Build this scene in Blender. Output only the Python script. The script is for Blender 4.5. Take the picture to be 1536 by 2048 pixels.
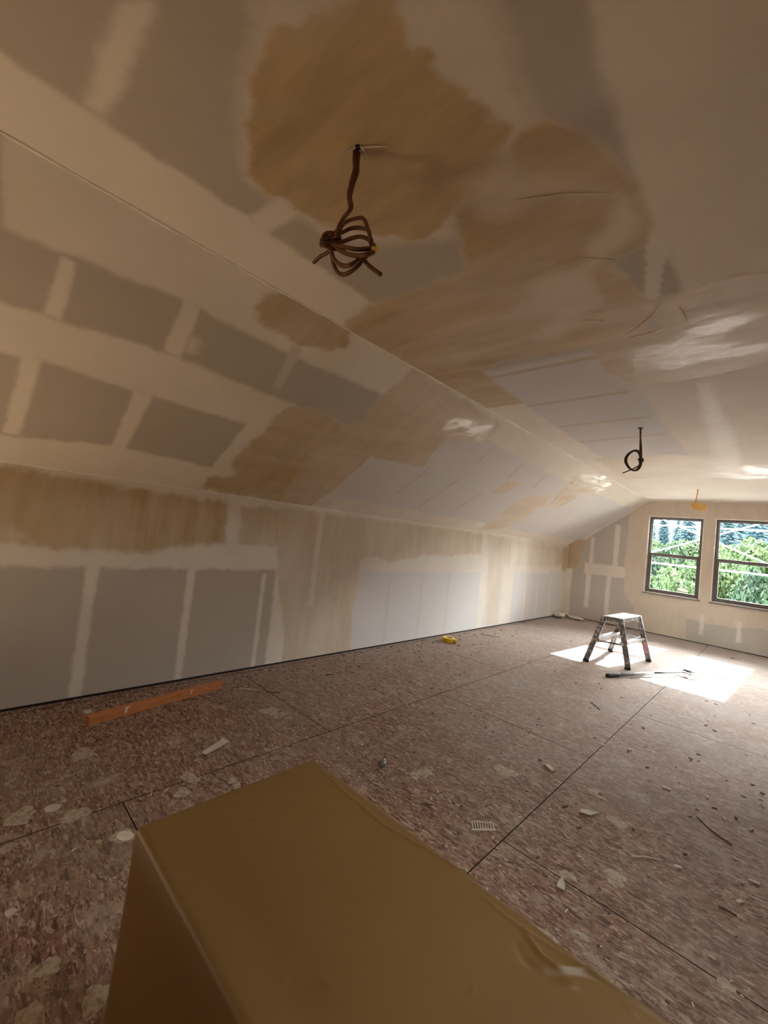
import bpy, bmesh, math, random
import numpy as np
from mathutils import Vector, Matrix
for o in list(bpy.data.objects): bpy.data.objects.remove(o)
C = bpy.context.scene.collection
sc = bpy.context.scene
PI = math.pi

# ------------------------------------------------------------------ camera
FPX = 829.915; YAW = -0.768827; PIT = 0.050844; ROL = 0.108212; CAMZ = 1.323
def ray(x, y, z):
    c, s = math.cos(ROL), math.sin(ROL); x, z = c*x - s*z, s*x + c*z
    c, s = math.cos(PIT), math.sin(PIT); y, z = c*y - s*z, s*y + c*z
    c, s = math.cos(YAW), math.sin(YAW); x, y = c*x + s*y, -s*x + c*y
    return Vector((x, y, z))
R_, B_, U_ = ray(1,0,0), -ray(0,1,0), ray(0,0,1)
cam_d = bpy.data.cameras.new('camera'); cam = bpy.data.objects.new('camera', cam_d); C.objects.link(cam)
M = Matrix(((R_.x,B_.x,U_.x,0),(R_.y,B_.y,U_.y,0),(R_.z,B_.z,U_.z,CAMZ),(0,0,0,1)))
# camera axes are x right, y up, z back
cam.matrix_world = Matrix(((R_.x,U_.x,B_.x,0),(R_.y,U_.y,B_.y,0),(R_.z,U_.z,B_.z,CAMZ),(0,0,0,1)))
cam_d.sensor_fit = 'VERTICAL'; cam_d.sensor_height = 36; cam_d.lens = 36*FPX/2048; cam_d.clip_start = 0.02; cam_d.clip_end = 500
sc.camera = cam

# ------------------------------------------------------------------ light and exposure
SUN_E = 15.0; SKY = 18.5
sc.view_settings.view_transform = 'Standard'; sc.view_settings.look = 'None'
sc.view_settings.gamma = 1; sc.view_settings.use_curve_mapping = False
sc.view_settings.exposure = 2.12
w = bpy.data.worlds.new('sky'); sc.world = w; w.use_nodes = True
nt = w.node_tree; nt.nodes.clear()
out = nt.nodes.new('ShaderNodeOutputWorld'); bg = nt.nodes.new('ShaderNodeBackground')
tc = nt.nodes.new('ShaderNodeTexCoord'); sx = nt.nodes.new('ShaderNodeSeparateXYZ'); cr = nt.nodes.new('ShaderNodeValToRGB')
cr.color_ramp.elements[0].position = 0.0; cr.color_ramp.elements[0].color = (0.74,0.87,1.0,1)
cr.color_ramp.elements[1].position = 0.6; cr.color_ramp.elements[1].color = (1.0,0.97,0.93,1)
e = cr.color_ramp.elements.new(0.12); e.color = (0.97,0.98,1.0,1)
nt.links.new(tc.outputs['Generated'], sx.inputs[0]); nt.links.new(sx.outputs['Z'], cr.inputs[0])
nt.links.new(cr.outputs[0], bg.inputs[0]); bg.inputs[1].default_value = SKY
nt.links.new(bg.outputs[0], out.inputs[0])
sd = bpy.data.lights.new('sun', 'SUN'); sd.energy = SUN_E; sd.angle = math.radians(0.35); sd.color = (1.0,0.99,0.985)
so = bpy.data.objects.new('sun', sd); C.objects.link(so)
sdir = Vector((-0.076,-1,-0.562)).normalized()
so.rotation_euler = sdir.to_track_quat('-Z','Y').to_euler(); so.location = (0,20,12)
# added warm fill lights, unseen and without fixtures, aimed up behind the photographer
for x, y, z, e_, tgt in ((-2.7,-.9,.4,2.6,(-2.3,-.4,2.4)),(-2.2,-1.6,.5,2.6,(-1.2,-1.9,2.4))):
    ld = bpy.data.lights.new('fill_lamp','AREA'); ld.shape = 'DISK'; ld.size = .35; ld.energy = e_; ld.color = (1.0,.70,.40)
    lo = bpy.data.objects.new('fill_lamp', ld); C.objects.link(lo); lo.location = (x,y,z)
    lo.rotation_euler = (Vector(tgt)-Vector((x,y,z))).to_track_quat('-Z','Y').to_euler()
try:
    sc.cycles.max_bounces = 14; sc.cycles.diffuse_bounces = 9; sc.cycles.transparent_max_bounces = 16
    sc.cycles.caustics_reflective = False; sc.cycles.sample_clamp_indirect = 8
except Exception: pass

# ------------------------------------------------------------------ helpers
def tag(o, label=None, cat=None, group=None, kind=None):
    if label: o['label'] = label
    if cat: o['category'] = cat
    if group: o['group'] = group
    if kind: o['kind'] = kind
    return o
def empty(name, loc=(0,0,0), rz=0):
    o = bpy.data.objects.new(name, None); C.objects.link(o); o.location = loc; o.rotation_euler.z = rz
    o.empty_display_size = 0.1; return o
class MB:
    def __init__(s): s.v = []; s.f = []
    def add(s, vs, fs):
        k = len(s.v); s.v += [tuple(p) for p in vs]; s.f += [tuple(i+k for i in f) for f in fs]; return s
    def box(s, x0, y0, z0, x1, y1, z1):
        return s.add([(x0,y0,z0),(x1,y0,z0),(x1,y1,z0),(x0,y1,z0),(x0,y0,z1),(x1,y0,z1),(x1,y1,z1),(x0,y1,z1)],
            [(3,2,1,0),(4,5,6,7),(0,1,5,4),(1,2,6,5),(2,3,7,6),(3,0,4,7)])
    def beam(s, a, b, wx, wy, up=(0,0,1), taper=1.0):
        a, b = Vector(a), Vector(b); d = (b-a).normalized(); u = Vector(up); x = d.cross(u)
        if x.length < 1e-4: x = d.cross(Vector((1,0,0)))
        x.normalize(); y = x.cross(d).normalized(); vs = []
        for p, t in ((a,1),(b,taper)):
            for i, j in ((-1,-1),(1,-1),(1,1),(-1,1)): vs.append(p + x*i*wx*.5*t + y*j*wy*.5*t)
        return s.add(vs, [(3,2,1,0),(4,5,6,7),(0,1,5,4),(1,2,6,5),(2,3,7,6),(3,0,4,7)])
    def tube(s, pts, r, n=8, cap=True):
        pts = [Vector(p) for p in pts]; m = len(pts); rs = r if isinstance(r,(list,tuple)) else [r]*m
        prev = None; vs = []; fs = []
        for i, p in enumerate(pts):
            d = (pts[min(i+1,m-1)] - pts[max(i-1,0)]).normalized()
            if prev is None:
                x = d.cross(Vector((0,0,1)));
                if x.length < 1e-3: x = d.cross(Vector((1,0,0)))
            else: x = prev - d*prev.dot(d)
            x.normalize(); prev = x; y = d.cross(x)
            for k in range(n):
                a = 2*PI*k/n; vs.append(p + (x*math.cos(a) + y*math.sin(a))*rs[i])
        for i in range(m-1):
            for k in range(n): fs.append((i*n+k, i*n+(k+1)%n, (i+1)*n+(k+1)%n, (i+1)*n+k))
        if cap: fs.append(tuple(range(n))[::-1]); fs.append(tuple((m-1)*n+k for k in range(n)))
        return s.add(vs, fs)
    def prism(s, poly, z0, z1):
        n = len(poly); vs = [(x,y,z0) for x,y in poly] + [(x,y,z1) for x,y in poly]
        return s.add(vs, [tuple(range(n))[::-1], tuple(range(n,2*n))] + [(i,(i+1)%n,n+(i+1)%n,n+i) for i in range(n)])
    def build(s, name, mat, parent=None, smooth=False, bevel=0, seg=2, loc=None):
        me = bpy.data.meshes.new(name); me.from_pydata(s.v, [], s.f); me.update()
        bm = bmesh.new(); bm.from_mesh(me); bmesh.ops.recalc_face_normals(bm, faces=bm.faces)
        bm.to_mesh(me); bm.free()
        o = bpy.data.objects.new(name, me); C.objects.link(o)
        if mat: me.materials.append(mat)
        if smooth:
            for p in me.polygons: p.use_smooth = True
        if bevel:
            b = o.modifiers.new('b','BEVEL'); b.width = bevel; b.segments = seg; b.limit_method = 'ANGLE'; b.angle_limit = 0.6
        if loc: o.location = loc
        if parent: o.parent = parent
        return o
def structure(o): o['kind'] = 'structure'; return o
def smoothpts(pts, n=6):
    P = [Vector(p) for p in pts]; P = [P[0]*2-P[1]] + P + [P[-1]*2-P[-2]]; out = []
    for i in range(1, len(P)-2):
        for k in range(n):
            t = k/n; a,b,c,d = P[i-1],P[i],P[i+1],P[i+2]
            out.append(0.5*((2*b)+(c-a)*t+(2*a-5*b+4*c-d)*t*t+(3*b-a-3*c+d)*t*t*t))
    out.append(P[-2]); return out

# ------------------------------------------------------------------ materials
class NT:
    def __init__(s, name):
        s.m = bpy.data.materials.new(name); s.m.use_nodes = True; s.t = s.m.node_tree; s.t.nodes.clear()
        s.out = s.t.nodes.new('ShaderNodeOutputMaterial'); s.b = s.t.nodes.new('ShaderNodeBsdfPrincipled')
        s.t.links.new(s.b.outputs[0], s.out.inputs[0]); s.tc = s.t.nodes.new('ShaderNodeTexCoord')
    def n(s, ty, **k):
        x = s.t.nodes.new('ShaderNode'+ty)
        for a, b in k.items(): setattr(x, a, b)
        return x
    def l(s, a, b): s.t.links.new(a, b)
    def val(s, x, sock):
        if hasattr(x, 'type') and hasattr(x, 'links'): s.l(x, sock)
        else: sock.default_value = x
    def mapping(s, scale=(1,1,1), rot=(0,0,0), src='Object'):
        m = s.n('Mapping'); m.inputs['Scale'].default_value = scale; m.inputs['Rotation'].default_value = rot
        s.l(s.tc.outputs[src], m.inputs[0]); return m.outputs[0]
    def noise(s, scale=5, detail=3, rough=.5, vec=None, dist=0):
        x = s.n('TexNoise'); x.inputs['Scale'].default_value = scale; x.inputs['Detail'].default_value = detail
        x.inputs['Roughness'].default_value = rough; x.inputs['Distortion'].default_value = dist
        s.l(vec if vec else s.tc.outputs['Object'], x.inputs['Vector']); return x.outputs['Fac']
    def ramp(s, fac, stops):
        r = s.n('ValToRGB'); el = r.color_ramp.elements
        while len(el) > 1: el.remove(el[-1])
        el[0].position = stops[0][0]; el[0].color = tuple(stops[0][1])+(1,)
        for p, c in stops[1:]:
            q = el.new(p); q.color = tuple(c)+(1,)
        s.l(fac, r.inputs[0]); return r.outputs[0]
    def mix(s, f, a, b, mode='MIX'):
        x = s.n('Mix', data_type='RGBA', blend_type=mode)
        s.val(f, x.inputs[0])
        for v, i in ((a,6),(b,7)):
            if isinstance(v, tuple): v = v if len(v) == 4 else v+(1,)
            s.val(v, x.inputs[i])
        return x.outputs[2]
    def math(s, op, a, b=0.0, clamp=False):
        x = s.n('Math', operation=op, use_clamp=clamp); s.val(a, x.inputs[0]); s.val(b, x.inputs[1]); return x.outputs[0]
    def mr(s, v, a, b, c=0.0, d=1.0):
        x = s.n('MapRange'); s.val(v, x.inputs[0])
        for i, q in enumerate((a,b,c,d)): s.val(q, x.inputs[i+1])
        return x.outputs[0]
    def bump(s, h, strength=.3, dist=.01):
        x = s.n('Bump'); x.inputs['Strength'].default_value = strength; x.inputs['Distance'].default_value = dist
        s.l(h, x.inputs['Height']); s.l(x.outputs[0], s.b.inputs['Normal'])
    def set(s, **k):
        for a, v in k.items():
            sock = s.b.inputs[a.replace('_',' ')]
            if isinstance(v, tuple) and len(v) == 3: v = v+(1,)
            s.val(v, sock)
        return s
def simple(name, col, rough=.6, metal=0, var=.12, scale=20, bump=0):
    q = NT(name); n = q.noise(scale, 4)
    lo = tuple(c*(1-var) for c in col); hi = tuple(min(1,c*(1+var)) for c in col)
    q.set(Base_Color=q.ramp(n, [(.3,lo),(.7,hi)]), Roughness=rough, Metallic=metal)
    if bump: q.bump(n, bump, .003)
    return q.m

PAPER = (0.505,0.458,0.398); PAPER2 = (0.675,0.66,0.65); MUDC = (0.78,0.725,0.645); WETC = (0.50,0.365,0.20)  # PAPER carries the warm light of the near room in its tint
def drywall(name, streak=(1,1,1)):
    q = NT(name)
    at = q.n('Attribute', attribute_name='coat'); sp = q.n('SeparateColor'); q.l(at.outputs['Color'], sp.inputs[0])
    mud, wet, shi = sp.outputs[0], sp.outputs[1], sp.outputs[2]
    n1 = q.noise(2.2, 5, .55); n2 = q.noise(60, 3, .6); n3 = q.noise(3.0, 4, .6, q.mapping(streak))
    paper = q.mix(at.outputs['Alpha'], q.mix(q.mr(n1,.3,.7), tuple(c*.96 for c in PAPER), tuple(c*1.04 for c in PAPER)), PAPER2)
    mudc = q.mix(q.mr(n1,.3,.7), tuple(c*.93 for c in MUDC), tuple(c*1.05 for c in MUDC))
    wetc = q.mix(q.mr(n3,.3,.7), tuple(c*.86 for c in WETC), tuple(c*1.15 for c in WETC))
    c = q.mix(mud, paper, mudc); c = q.mix(wet, c, wetc)
    r = q.math('SUBTRACT', .8, q.math('MULTIPLY', wet, .22))
    sm = q.math('MULTIPLY', shi, q.mr(n3, .32, .48, .35, 1.0), clamp=True)
    r = q.math('SUBTRACT', r, q.math('MULTIPLY', sm, .45), clamp=True)
    q.set(Base_Color=c, Roughness=r, Specular_IOR_Level=q.math('ADD', .35, q.math('MULTIPLY', shi, .5)))
    h = q.math('ADD', q.math('MULTIPLY', n2, .15), q.math('MULTIPLY', n3, q.math('MULTIPLY', shi, .5)))
    q.bump(h, .35, .004)
    return q.m
MAT = {}
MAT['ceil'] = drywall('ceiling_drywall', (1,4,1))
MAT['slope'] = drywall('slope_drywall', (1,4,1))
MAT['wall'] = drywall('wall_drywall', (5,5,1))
def osb():
    q = NT('strand_board')
    def layer(rot, sx, sy):
        v = q.n('TexVoronoi', feature='F1'); q.l(q.mapping((sx,sy,1), (0,0,rot)), v.inputs['Vector']); v.inputs['Scale'].default_value = 1
        s = q.n('SeparateColor'); q.l(v.outputs['Color'], s.inputs[0]); return s.outputs[0], s.outputs[1]
    a0, b0 = layer(.15, 26, 95); a1, b1 = layer(1.25, 30, 105); a2, b2 = layer(-.7, 24, 90); a3, b3 = layer(2.3, 60, 190)
    v = q.mix(q.math('GREATER_THAN', b1, .5), a0, a1)
    v = q.mix(q.math('GREATER_THAN', b2, .6), v, a2)
    v = q.mix(q.math('GREATER_THAN', b3, .75), v, a3)
    base = q.ramp(v, [(0,(.10,.05,.034)),(.3,(.235,.125,.088)),(.65,(.34,.20,.145)),(.88,(.44,.29,.22)),(1,(.60,.46,.36))])
    big = q.noise(.9, 4, .6)
    base = q.mix(q.mr(big,.42,.62,0,.55), base, q.mix(.5, base, (.27,.215,.175)))
    fine = q.noise(160, 4, .7); base = q.mix(q.mr(fine,.35,.75,0,.35), base, (.11,.06,.045))
    dust = q.noise(7, 6, .72, dist=.6)
    dm = q.mr(dust, .53, .72, 0, .8); base = q.mix(dm, base, (.48,.39,.31))
    d2 = q.noise(26, 6, .75, dist=.8); base = q.mix(q.mr(d2, .54, .66, 0, .6), base, (.52,.42,.34)); base = q.mix(q.mr(d2, .30, .43, .55, 0), base, (.12,.065,.05))
    spk = q.noise(70, 2, .5); base = q.mix(q.mr(spk,.72,.76,0,.8), base, (.5,.44,.37))
    spk2 = q.noise(43, 3, .5, q.mapping((1,1,3))); base = q.mix(q.mr(spk2,.27,.31,.6,0), base, (.07,.04,.03))
    # pale grey blended in towards the window end, daylight put into the board colour
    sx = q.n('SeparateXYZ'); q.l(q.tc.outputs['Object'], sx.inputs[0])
    far_pale = q.math('ADD', q.mr(sx.outputs['Y'], 1.0, 8.5, 0.02, .5), q.mr(big,.35,.65,-.08,.08), clamp=True)
    base = q.mix(far_pale, base, (.50,.478,.468))
    q.set(Base_Color=base, Roughness=.8, Specular_IOR_Level=.2)
    q.bump(q.math('ADD', q.math('MULTIPLY', v, .6), q.math('MULTIPLY', fine, .5)), .5, .004)
    return q.m
MAT['osb'] = osb()
MAT['dark'] = simple('dark_gap', (.02,.014,.01), .9)
MAT['bead'] = simple('bead_compound', (.90,.86,.80), .6)
MAT['tape'] = simple('paper_tape', (.66,.60,.52), .8)
MAT['bronze'] = simple('taupe_vinyl', (.16,.14,.13), .45)
MAT['whitesill'] = simple('white_sill', (.75,.74,.74), .5)
def glass():
    q = NT('window_glass'); q.t.nodes.remove(q.b)
    tr = q.n('BsdfTransparent'); tr.inputs[0].default_value = (.93,.96,.96,1); gl = q.n('BsdfGlossy'); gl.inputs['Roughness'].default_value = .02
    fr = q.n('Fresnel'); fr.inputs[0].default_value = 1.45; mx = q.n('MixShader')
    q.l(fr.outputs[0], mx.inputs[0]); q.l(tr.outputs[0], mx.inputs[1]); q.l(gl.outputs[0], mx.inputs[2]); q.l(mx.outputs[0], q.out.inputs[0])
    return q.m
MAT['glass'] = glass()
MAT['cable'] = simple('backlit_brown_cable', (.13,.042,.010), .42, scale=8)  # yellow cable darkened in colour as if seen against the light
MAT['cable_dark'] = simple('backlit_dark_cable', (.075,.04,.015), .5)  # silhouette darkness against the windows is put into this colour
MAT['cable_yellow'] = simple('yellow_cable', (.75,.42,.04), .45)
def alu():
    q = NT('splattered_aluminium'); n = q.noise(34, 5, .65); n2 = q.noise(9, 3)
    sp = q.mr(n, .52, .6)
    q.set(Base_Color=q.mix(sp, q.mix(n2, (.15,.14,.135), (.28,.27,.26)), (.62,.59,.56)), Metallic=q.mr(n,.5,.6,.75,0), Roughness=q.mr(n,.5,.6,.38,.8)); return q.m
MAT['alu'] = alu()
MAT['rubber'] = simple('black_rubber', (.015,.014,.014), .6)
MAT['pink'] = simple('red_label', (.50,.24,.25), .6)
MAT['yellow'] = simple('yellow_tape', (.80,.55,.02), .4)
def wood():
    q = NT('orange_brown_lumber'); n = q.noise(6, 5, .6, q.mapping((18,2,18)))
    q.set(Base_Color=q.ramp(n, [(.25,(.38,.13,.04)),(.6,(.58,.235,.08)),(.85,(.66,.31,.12))]), Roughness=.6); q.bump(n,.3,.002); return q.m
MAT['wood'] = wood()
MAT['chalk'] = simple('white_compound', (.78,.72,.64), .8)
MAT['scrap'] = simple('gypsum_scrap', (.62,.56,.49), .85, bump=.3)
MAT['darkscrap'] = simple('dark_splinter', (.12,.075,.05), .8)
def film():
    q = NT('brown_sheeting'); n = q.noise(2.5, 4); f = q.noise(260, 2)
    q.set(Base_Color=q.ramp(n, [(.3,(.165,.088,.023)),(.7,(.195,.108,.030))]), Roughness=.5, Specular_IOR_Level=.6)
    q.bump(q.math('ADD', q.math('MULTIPLY', q.noise(9,3), .5), q.math('MULTIPLY', f, .06)), .12, .01); return q.m
MAT['film'] = film()

# ------------------------------------------------------------------ room dimensions
XL, HK, XS, HC, YF = -3.341, 1.503, -1.889, 2.489, 9.28
XM = -0.953; XR = 2*XM - XL; XS2 = 2*XM - XS; YB = -2.6
SLEN = math.hypot(XS-XL, HC-HK)

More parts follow.
